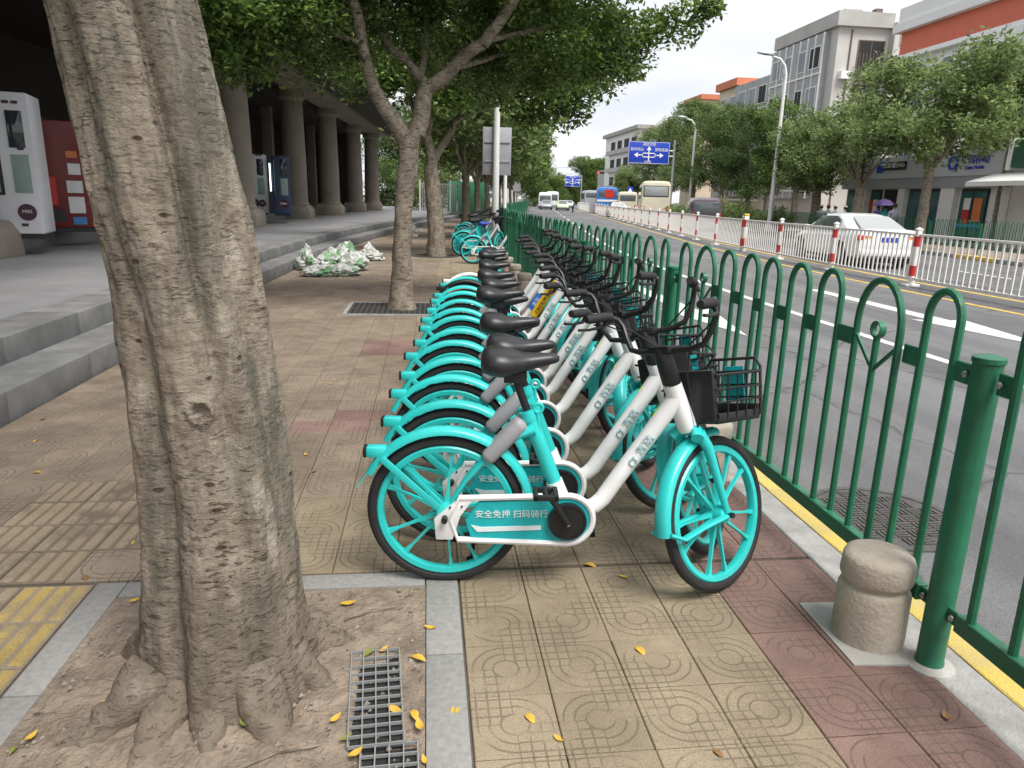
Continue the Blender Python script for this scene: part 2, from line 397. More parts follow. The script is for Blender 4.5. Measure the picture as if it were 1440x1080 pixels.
# ---- kerb: grey concrete blocks with a yellow painted outer band
def kerb_block(L, wd=.205, hh=.14):
    def f():
        rings = []
        n = 5
        for i in range(n):
            yy = -L/2+.003+(L-.006)*i/(n-1); j = lambda: random.uniform(-.003, .003)
            rings.append([(0, yy, -hh), (wd, yy, -hh), (wd, yy, -.014+j()), (wd-.01, yy, -.003+j()), (.006, yy, .001+j()), (0, yy, -.004)])
        return MB().loft(rings).mesh('kerb')
    return cached(('kerb', L, wd, hh, random.randint(0, 3)), f)
kerb = struct('kerb', strip(1.672, 1.87, -.135, -8, 300), KERB)
yk = M('kerb_yellow', (.60, .44, .08), .75, col2=(.42, .35, .16), vs=5, bump=.4, bs=90)
for i in range(60):
    y = -1.6+i*1.0
    ob('kerb_stone', kerb_block(1.0, .172), KERB, kerb, (1.668+off(y+.5), y+.5, 0), -hdg(y+.5))
    ob('kerb_stone', kerb_block(1.0, .155), yk, kerb, (1.841+off(y+.5), y+.5, -.002), -hdg(y+.5))
kr = struct('far_kerb', strip(17.5, 17.82, -.13, -8, 300), KERB)
for i in range(40):
    y = 8+i*2.0
    ob('kerb_stone', cached('fk', lambda: MB().b2((0, -.99, -.13), (.3, .99, .01)).mesh('kerb_stone', bevel=.015)), YELLOW_LINE if i % 2 else KERB, kr, (17.5+off(y), y, 0), -hdg(y))

# ---- stone border round the tree pit, soil
bord = struct('pit_border', MB().b2((-1.285, -1, -.05), (-1.175, 2.66, -.012)).b2((-.015, -1, -.05), (.11, 2.66, -.012)).b2((-1.175, 2.545, -.05), (-.015, 2.66, -.012)), MORTAR)
def slab(x0, y0, x1, y1, mat=GRANITE, z=.004, name='border_stone', parent=bord):
    return ob(name, MB().b2((x0+.002, y0+.002, -.04), (x1-.002, y1-.002, z+random.uniform(-.002, .002))).mesh(name, bevel=.005), mat, parent)
for (a, b) in ((-.6, .4), (.4, 1.3), (1.3, 2.0), (2.0, 2.66)):
    slab(-1.285, a, -1.172, b)
for (a, b) in ((-.6, .55), (.55, 1.45), (1.45, 2.1), (2.1, 2.66)): slab(-.012, a, .118, b)
for (a, b) in ((-1.172, -.6), (-.6, -.012)): slab(a, 2.55, b, 2.66)
SOIL = M('soil', (.32, .255, .195), .95, col2=(.15, .117, .088), vs=9, bump=.9, bs=55, dist=.02)
nx, ny = 120, 300
gx = np.linspace(-1.175, -.012, nx); gy = np.linspace(-1, 2.55, ny); GX, GY = np.meshgrid(gx, gy); P3 = np.stack([GX.ravel(), GY.ravel(), 0*GX.ravel()], 1)
dist_ = np.hypot(P3[:, 0]+.62, P3[:, 1]-2.03)
zz = .004+.010*fbm(P3*5, 3, 4)+.006*fbm(P3*28, 9, 3)+.05*np.exp(-(dist_/.34)**2)
edge = np.minimum.reduce([P3[:, 0]+1.175, -.012-P3[:, 0], 2.55-P3[:, 1]]); zz = np.where(edge < .03, np.minimum(zz, -.002), zz); zz = np.where((P3[:, 0] > -.22) & (P3[:, 0] < -.03) & (P3[:, 1] > 1.28) & (P3[:, 1] < 2.06), -.006, np.maximum(zz, -.007))
P3[:, 2] = zz
fs = [(j*nx+i, j*nx+i+1, (j+1)*nx+i+1, (j+1)*nx+i) for j in range(ny-1) for i in range(nx-1)]
struct('soil', MB().add(P3, fs).mesh('soil', ang=80), SOIL)
# loose grit in the pit
PEB = M('grit', (.36, .32, .27), .9, col2=(.13, .10, .08), vs=3, world=True)
mb = MB()
for i in range(900):
    x, y = random.uniform(-1.15, -.03), random.uniform(.9, 2.52)
    if math.hypot(x+.62, y-2.03) < .26: continue
    s_ = random.choice((.003, .004, .005, .008)) * random.uniform(.7, 1.5)
    zb = .0+.05*math.exp(-(math.hypot(x+.62, y-2.03)/.34)**2)+random.uniform(0, .014)
    mb.add([(x+s_, y, zb), (x-s_*.6, y+s_, zb), (x-s_*.7, y-s_*.8, zb), (x, y, zb+s_*1.1), (x+.2*s_, y, zb-s_)], [(0, 1, 3), (1, 2, 3), (2, 0, 3), (1, 0, 4), (2, 1, 4), (0, 2, 4)])
tag(ob('grit', mb.mesh('grit', False), PEB), 'loose grit and crumbs of soil scattered over the tree pit', 'grit', kind='stuff')

# ---- steps and plaza in front of the colonnade
steps = struct('steps', strip(-3.14, -2.76, .19, -8, 80, 1.0), MORTAR)
STEP = M('step_stone', (.215, .215, .215), .75, col2=(.12, .12, .118), vs=3.5, bump=.25, bs=60, rnd=.08)
def riser(x, z0, z1, depth, ln, y):
    ob('step_slab', cached(('st', z0, ln, depth), lambda: MB().b2((-depth, -ln/2+.003, z0), (0, ln/2-.003, z1)).mesh('step_slab', bevel=.008)), STEP, steps, (x+off(y), y, random.uniform(-.002, .002)), -hdg(y))
for i in range(46):
    riser(-2.72, -.05, .20, .43, 1.2, -.6+i*1.2)
    riser(-3.135, .15, .40, .45, 1.2, -1.0+i*1.2)
struct('plaza', strip(-45, -3.57, .396, -8, 90, 1.0, 8), PLAZA)
# ================================================================ road markings
def mark(name, x0, x1, y0, y1, mat, z=-.126, step=1.0): return struct(name, strip(x0, x1, z, y0, y1, min(step, y1-y0)), mat)
mark('lane_line', 5.62, 5.77, 3.0, 45, WHITE_LINE)
for i in range(14): mark('lane_dash', 5.62, 5.77, 48+i*9, 52+i*9, WHITE_LINE)
mark('yellow_line', 9.55, 9.67, 2, 140, YELLOW_LINE); mark('yellow_line', 10.9, 11.02, 2, 140, YELLOW_LINE)
for i in range(24): mark('lane_dash', 14.1, 14.24, 4+i*6, 6+i*6, WHITE_LINE)
def arrow(x, y0, y1, hw):
    pts = [(x-.13, y1), (x+.13, y1), (x+.16, y0+2.2), (x+hw, y0+2.3), (x, y0), (x-hw, y0+2.3), (x-.16, y0+2.2)]
    struct('lane_arrow', MB().add([(p[0], p[1], -.125) for p in pts], [tuple(range(7))]).mesh('lane_arrow', False), WHITE_LINE)
arrow(4.05, 8.5, 14.5, .42); arrow(7.7, 7.6, 13.5, .42)
# manhole cover beside the kerb
IRON = M('cast_iron', (.11, .105, .10), .6, metal=.5, var=.3, vs=30)
mh = thing('manhole_cover', 'round ribbed iron manhole cover in the asphalt beside the yellow kerb', 'manhole cover', (2.46, 3.3, -.13))
ob('frame_ring', MB().lathe([(.40, 0), (.40, .008), (.365, .008), (.365, 0)], 48, close=True), IRON, mh)
ob('lid', MB().lathe([(.36, -.01), (.36, .005), (.0, .005)], 48), IRON, mh)
mb = MB()
for i in range(-4, 4):
    for j in range(-4, 4):
        cx, cy = (i+.5)*.085, (j+.5)*.085
        if math.hypot(cx, cy) > .31: continue
        for q in (-.026, 0, .026):
            if (i+j) % 2: mb.box((cx+q, cy, .008), (.014, .07, .006))
            else: mb.box((cx, cy+q, .008), (.07, .014, .006))
tag(ob('tread_rib', mb.mesh('tread_rib', False), IRON, mh), kind='stuff')

# ================================================================ green roadside fence
GREEN = M('green_enamel', (.013, .165, .082), .45, col2=(.016, .11, .058), vs=11, bump=.1, bs=120, coat=.1, rnd=.12, rvar=.2)
FX, FL, FY0 = 1.69, 2.86, 1.92
HOOPS = [(.22, .08), (.55, .15), (.90, .08), (1.165, .08), (1.43, .08), (1.695, .08), (1.96, .08), (2.31, .15), (2.64, .08)]
RZ0, RZ1, HT = .19, .25, 1.24
def hoop_mesh(hw):
    def f():
        top = HT; base = top-hw*1.15; pts = [(0, -hw, RZ1-.01), (0, -hw, (RZ1+base)/2)]
        for i in range(13):
            a = math.pi-math.pi*i/12; pts.append((0, hw*math.cos(a), base+hw*1.15*math.sin(a)))
        pts += [(0, hw, (RZ1+base)/2), (0, hw, RZ1-.01)]
        return MB().tube(pts, .0138, 8).mesh('hoop')
    return cached(('hoop', hw), f)
def brace_mesh():
    def f():
        b = MB(); b.tube([(0, 0, RZ1-.01), (0, 0, 1.03)], .013, 8)
        b.box((0, -.065, .955), (.008, .175, .014), Matrix.Rotation(R(-42), 3, 'X')); b.box((0, .065, .955), (.008, .175, .014), Matrix.Rotation(R(42), 3, 'X'))
        return b.mesh('brace')
    return cached('brace', f)
def ring_mesh(): return cached('fring', lambda: MB().lathe([(.032, -.013), (.032, .013), (.027, .013), (.027, -.013)], 20, 'x', (0, 0, 1.055), True).mesh('scroll_ring'))
def rail_mesh():
    def f():
        b = MB().b2((-.02, .09, RZ0), (.02, FL-.09, RZ1))
        prev = .0
        zc = 1.0
        for (y, hw) in HOOPS:
            b.b2((-.004, prev+(.05 if prev == 0 else .012), zc-.034), (.004, y-hw-.012, zc+.034)); prev = y+hw
        b.b2((-.004, prev+.012, zc-.034), (.004, FL-.05, zc+.034))
        for y in (.07, FL-.07): b.b2((-.006, y-.045, RZ0+.005), (.006, y+.045, RZ1-.005))
        return b.mesh('rail', bevel=.003, seg=1)
    return cached('frail', f)
def bolt_mesh(): return cached('bolt', lambda: MB().lathe([(.011, 0), (.011, .005), (.006, .009)], 8, 'x').mesh('bolt'))
POSTM = lambda: cached('fpost', lambda: MB().lathe([(.045, -.03), (.045, .02), (.0425, .03), (.0425, 1.05), (.047, 1.055), (.047, 1.07), (.02, 1.078)], 20).mesh('post'))
FLAN = lambda: cached('fflan', lambda: MB().lathe([(.085, -.03), (.08, .004), (.055, .012), (.045, .012)], 14).mesh('footing'))
fence = thing('fence', 'green hooped tubular steel fence along the kerb between bicycles and road', 'fence', (FX, FY0, 0))
def fpt(i): 
    y = FY0+FL*i; return Vector((FX+off(y), y, 0))
NP = 40
for i in range(-1, NP):
    a, b = fpt(i), fpt(i+1); h = math.atan2(-(b.x-a.x), b.y-a.y); sc = (b-a).length/FL
    A = a-Vector((FX, FY0, 0))
    p = ob('post', POSTM(), GREEN, fence, A)
    if i < 12:
        ob('footing', FLAN(), CONC, p)
        for zz_ in (.22, 1.0):
            for s_ in (-.07, .07): ob('bolt', bolt_mesh(), STEEL, p, (-.012, s_, zz_), math.pi)
    rl = ob('rail', rail_mesh(), GREEN, fence, A, h); rl.scale = (1, sc, 1)
    if i < 28:
        for (y, hw) in HOOPS:
            hp_ = ob('hoop', hoop_mesh(hw), GREEN, rl, (0, y, 0)); hp_.rotation_euler = (random.gauss(0, .004), random.gauss(0, .006), random.gauss(0, .03))
            if hw > .1:
                ob('brace', brace_mesh(), GREEN, rl, (0, y, 0))
                if i < 10: ob('scroll_ring', ring_mesh(), GREEN, rl, (0, y, 0))
    else:
        def f():
            q = MB()
            for (y, hw) in HOOPS:
                q.tube([(0, y-hw, .24), (0, y-hw, 1.1), (0, y-.5*hw, 1.2), (0, y+.5*hw, 1.2), (0, y+hw, 1.1), (0, y+hw, .24)], .017, 4)
            return q.mesh('hoop_run')
        tag(ob('hoop_run', cached('hooprun', f), GREEN, rl), kind='stuff')

# ================================================================ white and red median railing
RAILW = M('railing_white', (.84, .835, .82), .45, col2=(.72, .70, .66), vs=6)
med = thing('median_railing', 'white steel median railing with red banded posts dividing the road', 'railing', (10.3, 8, -.13))
MPX, ML = 10.3, 3.42
def medp(i):
    y = 4.05+ML*i; return Vector((MPX+off(y), y, -.13))
MO = Vector((10.3, 8, -.13))
mpost = lambda: cached('mpost', lambda: MB().b2((-.05, -.05, 0), (.05, .05, 1.18)).b2((-.06, -.06, 1.18), (.06, .06, 1.21)).add([(-.055, -.055, 1.21), (.055, -.055, 1.21), (.055, .055, 1.21), (-.055, .055, 1.21), (0, 0, 1.25)], [(0, 1, 4), (1, 2, 4), (2, 3, 4), (3, 0, 4)]).b2((-.16, -.09, 0), (.16, .09, .05)).mesh('post', bevel=.006, seg=1))
mband = lambda: cached('mband', lambda: MB().b2((-.053, -.053, -.11), (.053, .053, .11)).mesh('band', bevel=.004, seg=1))
mrail = lambda: cached('mrail', lambda: MB().b2((-.022, .05, 1.06), (.022, ML-.05, 1.11)).b2((-.02, .05, .14), (.02, ML-.05, .19)).mesh('rail', bevel=.006, seg=1))
mbar = lambda: cached('mbar', lambda: MB().b2((-.012, -.021, .18), (.012, .021, 1.07)).mesh('bar', False))
NB = 19
for i in range(0, 36):
    a, b = medp(i), medp(i+1); h = math.atan2(-(b.x-a.x), b.y-a.y)
    p = ob('post', mpost(), RAILW, med, a-MO, h)
    if i < 26:
        for z in (.33, .95): ob('band', mband(), RED_P, p, (0, 0, z))
    rl = ob('rail', mrail(), RAILW, med, a-MO, h); rl.scale = (1, (b-a).length/ML, 1)
    if i < 15:
        for k in range(NB): ob('bar', mbar(), RAILW, rl, (0, .05+(k+.5)*(ML-.1)/NB, 0))
    else:
        def f():
            q = MB()
            for k in range(NB): q.b2((-.012, .05+(k+.5)*(ML-.1)/NB-.02, .18), (.012, .05+(k+.5)*(ML-.1)/NB+.02, 1.07))
            return q.mesh('bar_run', False)
        tag(ob('bar_run', cached('barrun', f), RAILW, rl), kind='stuff')
# wide end post with its yellow cap
wp = thing('railing_end_post', 'double white railing post with red bands and a yellow cap in the median', 'post', tuple(medp(6)+Vector((0, -.16, 0))))
ob('shaft', MB().b2((-.08, -.07, 0), (.08, .07, 1.22)).mesh('shaft', bevel=.01), RAILW, wp)
ob('cap', MB().b2((-.09, -.08, 1.22), (.09, .08, 1.3)).mesh('cap', bevel=.02), YELLOW_LINE, wp)
for z in (.33, .98): ob('band', MB().b2((-.084, -.074, z-.13), (.084, .074, z+.13)).mesh('band', bevel=.004), RED_P, wp)

# ================================================================ far pavement fence
f2 = thing('fence', 'green hooped fence along the far pavement behind the white car', 'fence', (18.3, 14, 0))
def f2run():
    q = MB()
    q.b2((-.02, 0, .2), (.02, 3, .25)); q.tube([(0, 0, 0), (0, 0, 1.05)], .045, 8)
    for k in range(11):
        y = .2+k*.26
        q.tube([(0, y-.07, .24), (0, y-.07, 1.05), (0, y-.03, 1.13), (0, y+.03, 1.13), (0, y+.07, 1.05), (0, y+.07, .24)], .015, 4)
    return q.mesh('panel')
for i in range(26):
    y = 8+i*3.0
    if 27.9 < y < 29: continue
    tag(ob('panel', cached('f2run', f2run), GREEN, f2, (off(y), y-14, 0), -hdg(y+1.5)), kind=None)

# ================================================================ stone bollards
BOL = M('cast_stone', (.52, .465, .385), .85, col2=(.37, .32, .255), vs=7, bump=.5, bs=60, rnd=.06)
def bolmesh():
    def f():
        prof = [(.145, -.02), (.148, .05), (.146, .225), (.138, .243), (.128, .25), (.128, .262), (.14, .27), (.147, .285), (.146, .355), (.138, .372), (.115, .383), (.05, .388)]
        m = MB(); m.lathe(prof, 40)
        V = np.array(m.v); rad = np.hypot(V[:, 0], V[:, 1])+1e-6; n = .005*fbm(V*14, 5, 3)
        V[:, 0] *= 1+n/rad*.7; V[:, 1] *= 1+n/rad*.7; m.v = [tuple(p) for p in V]
        return m.mesh('bollard', ang=50)
    return cached('bol', f)
for i, (y, lab) in enumerate([(2.09, 'squat round cast stone bollard with a groove on a concrete patch beside the fence post'), (3.62, 'round stone bollard half hidden behind the front wheels of the bicycles')]+[(5.2+1.55*k, 'round stone bollard in the line between parked bicycles and green fence') for k in range(12)]):
    bo = ob('stone_bollard', bolmesh(), BOL, None, (1.57+off(y)-(.02 if i > 1 else 0), y, 0), random.uniform(0, 6))
    bo.scale = (.81, .81, .88)
    tag(bo, lab, 'bollard', 'stone bollards along the fence' if i > 1 else None)
tag(ob('concrete_patch', MB().add([(1.425, 1.93, .006), (1.664, 1.91, .007), (1.664, 2.30, .007), (1.43, 2.31, .006), (1.425, 1.93, -.02), (1.66, 1.91, -.02), (1.665, 2.30, -.02), (1.43, 2.31, -.02)], [(0, 1, 2, 3), (0, 4, 5, 1), (3, 2, 6, 7), (0, 3, 7, 4), (1, 5, 6, 2)]).mesh('concrete_patch', False), CONC, pave))
# ================================================================ trees
def bark_mat(name, c1, c2, c3, near=False):
    m, t, b, N, L = nodes(name)
    tc = N('TexCoord'); mp = N('Mapping'); mp.inputs['Scale'].default_value = (1, 1, 3.2) if near else (1.6, 1.6, 1); L(tc.outputs['Object'], mp.inputs[0])
    n = N('TexNoise'); n.inputs['Scale'].default_value = 7; n.inputs['Detail'].default_value = 9; n.inputs['Roughness'].default_value = .68; L(mp.outputs[0], n.inputs['Vector'])
    r = N('ValToRGB'); e = r.color_ramp.elements; e[0].position = .28; e[0].color = c4(c2); e[1].position = .66; e[1].color = c4(c1)
    x = e.new(.46); x.color = c4(c3); L(n.outputs['Fac'], r.inputs[0])
    # horizontal cracks and lenticels
    mp2 = N('Mapping'); mp2.inputs['Scale'].default_value = (7, 7, 60) if near else (5, 5, 26); L(tc.outputs['Object'], mp2.inputs[0])
    n2 = N('TexNoise'); n2.inputs['Scale'].default_value = 2.4; n2.inputs['Detail'].default_value = 6; n2.inputs['Distortion'].default_value = .8; L(mp2.outputs[0], n2.inputs['Vector'])
    r2 = N('ValToRGB'); r2.color_ramp.elements[0].position = .34; r2.color_ramp.elements[1].position = .50; r2.color_ramp.elements[0].color = (.25, .2, .16, 1); L(n2.outputs['Fac'], r2.inputs[0])
    v = N('TexVoronoi'); mp3 = N('Mapping'); mp3.inputs['Scale'].default_value = (9, 9, 17); L(tc.outputs['Object'], mp3.inputs[0]); L(mp3.outputs[0], v.inputs['Vector']); v.inputs['Scale'].default_value = 1.2
    r3 = N('ValToRGB'); r3.color_ramp.elements[0].position = .10; r3.color_ramp.elements[1].position = .20; r3.color_ramp.elements[0].color = (.2, .14, .10, 1); L(v.outputs['Distance'], r3.inputs[0])
    m1 = N('MixRGB'); m1.blend_type = 'MULTIPLY'; m1.inputs[0].default_value = .85; L(r.outputs[0], m1.inputs[1]); L(r2.outputs[0], m1.inputs[2])
    m2 = N('MixRGB'); m2.blend_type = 'MULTIPLY'; m2.inputs[0].default_value = .55 if near else .4; L(m1.outputs[0], m2.inputs[1]); L(r3.outputs[0], m2.inputs[2])
    out = m2.outputs[0]
    if near:   # grey-green algae in patches
        n4 = N('TexNoise'); n4.inputs['Scale'].default_value = 3.2; n4.inputs['Detail'].default_value = 7; n4.inputs['Roughness'].default_value = .7
        mp4 = N('Mapping'); mp4.inputs['Scale'].default_value = (2.2, 2.2, .7); L(tc.outputs['Object'], mp4.inputs[0]); L(mp4.outputs[0], n4.inputs['Vector'])
        r4 = N('ValToRGB'); r4.color_ramp.elements[0].position = .47; r4.color_ramp.elements[1].position = .66; L(n4.outputs['Fac'], r4.inputs[0])
        m4 = N('MixRGB'); m4.inputs[2].default_value = (.115, .105, .078, 1); L(r4.outputs[0], m4.inputs[0]); L(out, m4.inputs[1]); out = m4.outputs[0]
    if near:   # splashed soil on the foot
        gp = N('NewGeometry'); sx = N('SeparateXYZ'); L(gp.outputs['Position'], sx.inputs[0]); ad = N('Math'); ad.operation = 'MULTIPLY_ADD'; L(n.outputs['Fac'], ad.inputs[0]); ad.inputs[1].default_value = -.5; L(sx.outputs[2], ad.inputs[2])
        m5r = N('MapRange'); m5r.inputs['From Min'].default_value = -.26; m5r.inputs['From Max'].default_value = .10; m5r.inputs['To Min'].default_value = .85; m5r.inputs['To Max'].default_value = 0; L(ad.outputs[0], m5r.inputs['Value'])
        m5 = N('MixRGB'); m5.inputs[2].default_value = (.16, .125, .095, 1); L(m5r.outputs[0], m5.inputs[0]); L(out, m5.inputs[1]); out = m5.outputs[0]
    L(out, b.inputs['Base Color']); b.inputs['Roughness'].default_value = .9; b.inputs['Specular IOR Level'].default_value = .2
    bw = N('RGBToBW'); L(m2.outputs[0], bw.inputs[0]); bp = N('Bump'); bp.inputs['Strength'].default_value = .9; bp.inputs['Distance'].default_value = .012; L(bw.outputs[0], bp.inputs['Height'])
    bp2 = N('Bump'); bp2.inputs['Strength'].default_value = .5; bp2.inputs['Distance'].default_value = .006; n5 = N('TexNoise'); n5.inputs['Scale'].default_value = 55; n5.inputs['Detail'].default_value = 6; L(mp.outputs[0], n5.inputs['Vector']); L(n5.outputs['Fac'], bp2.inputs['Height']); L(bp.outputs[0], bp2.inputs['Normal'])
    L(bp2.outputs[0], b.inputs['Normal']); return m
def near_bark():
    m, t, b, N, L = nodes('bark_near'); tc = N('TexCoord')
    def nz(sc, stretch, det=8, ro=.65, dis=0):
        mp = N('Mapping'); mp.inputs['Scale'].default_value = stretch; L(tc.outputs['Object'], mp.inputs[0]); n = N('TexNoise'); n.inputs['Scale'].default_value = sc; n.inputs['Detail'].default_value = det; n.inputs['Roughness'].default_value = ro; n.inputs['Distortion'].default_value = dis; L(mp.outputs[0], n.inputs['Vector']); return n.outputs['Fac']
    def ramp(f, *st):
        r = N('ValToRGB'); e = r.color_ramp.elements; e[0].position = st[0][0]; e[0].color = c4(st[0][1]); e[1].position = st[-1][0]; e[1].color = c4(st[-1][1])
        for p, c in st[1:-1]: x = e.new(p); x.color = c4(c)
        L(f, r.inputs[0]); return r.outputs[0]
    def mix(f, a, c, mode='MIX'):
        x = N('MixRGB'); x.blend_type = mode
        if isinstance(f, float): x.inputs[0].default_value = f
        else: L(f, x.inputs[0])
        L(a, x.inputs[1])
        if isinstance(c, tuple): x.inputs[2].default_value = c4(c)
        else: L(c, x.inputs[2])
        return x.outputs[0]
    c = ramp(nz(7, (1, 1, 1.5), 10, .78), (.3, (.165, .13, .098)), (.42, (.27, .222, .17)), (.54, (.365, .312, .245)), (.70, (.45, .40, .325)))
    band = nz(2.6, (10, 10, 40), 5, .6, .7); patch = nz(3.0, (1, 1, .8), 5)
    bm_ = N('Math'); bm_.operation = 'MULTIPLY'; L(ramp(band, (.35, (.9, .9, .9)), (.42, (0, 0, 0))), bm_.inputs[0]); L(ramp(patch, (.38, (.1, .1, .1)), (.6, (1, 1, 1))), bm_.inputs[1])
    c = mix(bm_.outputs[0], c, (.13, .095, .068))                      # broken horizontal cracks
    v = N('TexVoronoi'); mp3 = N('Mapping'); mp3.inputs['Scale'].default_value = (11, 11, 24); L(tc.outputs['Object'], mp3.inputs[0]); L(mp3.outputs[0], v.inputs['Vector']); v.inputs['Scale'].default_value = 1.0; v.inputs['Randomness'].default_value = 1
    vm = N('Math'); vm.operation = 'MULTIPLY'; L(ramp(v.outputs['Distance'], (.12, (1, 1, 1)), (.2, (0, 0, 0))), vm.inputs[0]); sc_ = N('SeparateColor'); L(v.outputs['Color'], sc_.inputs[0]); L(ramp(sc_.outputs[0], (.35, (0, 0, 0)), (.4, (1, 1, 1))), vm.inputs[1])
    c = mix(vm.outputs[0], c, (.10, .06, .042))                        # lenticels
    c = mix(ramp(nz(2.4, (2.6, 2.6, .55), 8, .72), (.43, (0, 0, 0)), (.58, (.85, .85, .85))), c, (.135, .13, .10))   # algae
    c = mix(ramp(nz(7, (1, 1, .5), 6), (.60, (0, 0, 0)), (.72, (.7, .7, .7))), c, (.56, .53, .46))               # pale lichen
    gp = N('NewGeometry'); sx = N('SeparateXYZ'); L(gp.outputs['Position'], sx.inputs[0]); ad = N('Math'); ad.operation = 'MULTIPLY_ADD'; L(patch, ad.inputs[0]); ad.inputs[1].default_value = -.5; L(sx.outputs[2], ad.inputs[2])
    mr = N('MapRange'); mr.inputs['From Min'].default_value = -.24; mr.inputs['From Max'].default_value = .22; mr.inputs['To Min'].default_value = .85; mr.inputs['To Max'].default_value = 0; L(ad.outputs[0], mr.inputs['Value'])
    c = mix(mr.outputs[0], c, (.20, .16, .122))                        # splashed soil on the foot
    L(c, b.inputs['Base Color']); b.inputs['Roughness'].default_value = .92; b.inputs['Specular IOR Level'].default_value = .15
    def bump(h, st, di, prev=None, inv=False):
        x = N('Bump'); x.inputs['Strength'].default_value = st; x.inputs['Distance'].default_value = di; x.invert = inv; L(h, x.inputs['Height'])
        if prev: L(prev, x.inputs['Normal'])
        return x.outputs[0]
    nrm = bump(nz(30, (1, 1, 1.6), 8, .7), 1.0, .016); nrm = bump(bm_.outputs[0], .9, .010, nrm, True); nrm = bump(vm.outputs[0], .8, .006, nrm, True); L(nrm, b.inputs['Normal']); return m
BARK1 = near_bark()
BARK = bark_mat('bark', (.34, .295, .235), (.13, .11, .085), (.22, .19, .15))
def leaf_mat(name, c1, c2, c3):
    m, t, b, N, L = nodes(name)
    g = N('NewGeometry'); r = N('ValToRGB'); e = r.color_ramp.elements; e[0].color = c4(c1); e[1].color = c4(c3); x = e.new(.6); x.color = c4(c2); L(g.outputs['Random Per Island'], r.inputs[0])
    n = N('TexNoise'); n.inputs['Scale'].default_value = .9; n.inputs['Detail'].default_value = 3; L(g.outputs['Position'], n.inputs['Vector'])
    hs = N('HueSaturation'); mr = N('MapRange'); mr.inputs['From Min'].default_value = .3; mr.inputs['From Max'].default_value = .7; mr.inputs['To Min'].default_value = .65; mr.inputs['To Max'].default_value = 1.3
    L(n.outputs['Fac'], mr.inputs['Value']); L(mr.outputs[0], hs.inputs['Value']); L(r.outputs[0], hs.inputs['Color'])
    b.inputs['Roughness'].default_value = .42; b.inputs['Specular IOR Level'].default_value = .35; L(hs.outputs[0], b.inputs['Base Color'])
    tr = N('BsdfTranslucent'); hs2 = N('HueSaturation'); hs2.inputs['Value'].default_value = 1.5; hs2.inputs['Saturation'].default_value = 1.1; L(hs.outputs[0], hs2.inputs['Color']); L(hs2.outputs[0], tr.inputs[0])
    mx = N('MixShader'); mx.inputs[0].default_value = .45; L(b.outputs[0], mx.inputs[1]); L(tr.outputs[0], mx.inputs[2]); L(mx.outputs[0], t.nodes['Material Output'].inputs[0])
    return m
LEAF = leaf_mat('leaf_ficus', (.055, .10, .032), (.115, .185, .05), (.27, .33, .10))
LEAF2 = leaf_mat('leaf_pale', (.085, .13, .05), (.16, .22, .085), (.30, .35, .15))
LEAF3 = leaf_mat('leaf_dark', (.05, .085, .03), (.09, .14, .045), (.16, .21, .075))

def leafmesh(name, centres, radii, per, size, seed, squash=.75, droop=.0):
    g = np.random.default_rng(seed); C = np.array(centres, float); Rr = np.array(radii, float)
    n = len(C)*per
    idx = np.repeat(np.arange(len(C)), per)
    d = g.normal(size=(n, 3)); d /= np.linalg.norm(d, axis=1)[:, None]
    rr = g.random(n)**.45
    P = C[idx]+d*(rr*Rr[idx])[:, None]*np.array([1, 1, squash])
    ax = g.normal(size=(n, 3)); ax[:, 2] = ax[:, 2]*.55-droop; ax += d*.5; ax /= np.linalg.norm(ax, axis=1)[:, None]
    upv = g.normal(size=(n, 3))*.7+np.array([0, 0, 1.0]); sd = np.cross(ax, upv); sd /= (np.linalg.norm(sd, axis=1)[:, None]+1e-6)
    nr = np.cross(sd, ax)
    L_ = size*(.65+.7*g.random(n))[:, None]; Wd = L_*.25
    V = np.empty((n, 4, 3)); V[:, 0] = P; V[:, 1] = P+ax*L_*.5+sd*Wd+nr*L_*.06; V[:, 2] = P+ax*L_; V[:, 3] = P+ax*L_*.5-sd*Wd+nr*L_*.06
    me = bpy.data.meshes.new(name); me.vertices.add(4*n); me.vertices.foreach_set('co', V.astype(np.float32).ravel())
    me.loops.add(4*n); me.loops.foreach_set('vertex_index', np.arange(4*n, dtype=np.int32)); me.polygons.add(n)
    me.polygons.foreach_set('loop_start', np.arange(0, 4*n, 4, dtype=np.int32)); me.polygons.foreach_set('loop_total', np.full(n, 4, dtype=np.int32))
    me.update(calc_edges=True); return me
def clumps(blobs, dens, seed, cr=(.22, .42)):
    """blobs: (x,y,z,r) -> small leaf clumps spread through each blob, thinner inside"""
    g = np.random.default_rng(seed); C = []; Rr = []
    for (x, y, z, r) in blobs:
        k = max(4, int(dens*r*r*(1+.3*r)))
        for _ in range(k):
            d = g.normal(size=3); d /= np.linalg.norm(d); q = r*(.35+.65*g.random()**.5)
            C.append((x+d[0]*q, y+d[1]*q, z+d[2]*q*.72)); Rr.append(g.uniform(*cr)*(.7+.3*min(r, 1.5)))
    return C, Rr
def limb(mb, p, q, r0, r1, seed, sag=.0, n=7, seg=9):
    g = random.Random(seed); p, q = Vector(p), Vector(q); ln = (q-p).length; pts = []; rr = []
    ph = [g.uniform(0, 6.28) for _ in range(4)]
    for i in range(n+1):
        t = i/n; c = p.lerp(q, t); e = math.sin(math.pi*t)
        c += Vector((math.sin(t*5+ph[0]), math.sin(t*4+ph[1]), .6*math.sin(t*4+ph[2])))*ln*.035*e; c.z += sag*e*ln
        pts.append(c); rr.append(r0+(r1-r0)*t**.8)
    mb.tube(pts, rr, seg); return pts
def roughen(mb, amp, sc, seed):
    V = np.array(mb.v); n = np.stack([fbm(V*sc, seed+i*7, 3) for i in range(3)], 1); V += amp*n; mb.v = [tuple(p) for p in V]; return mb

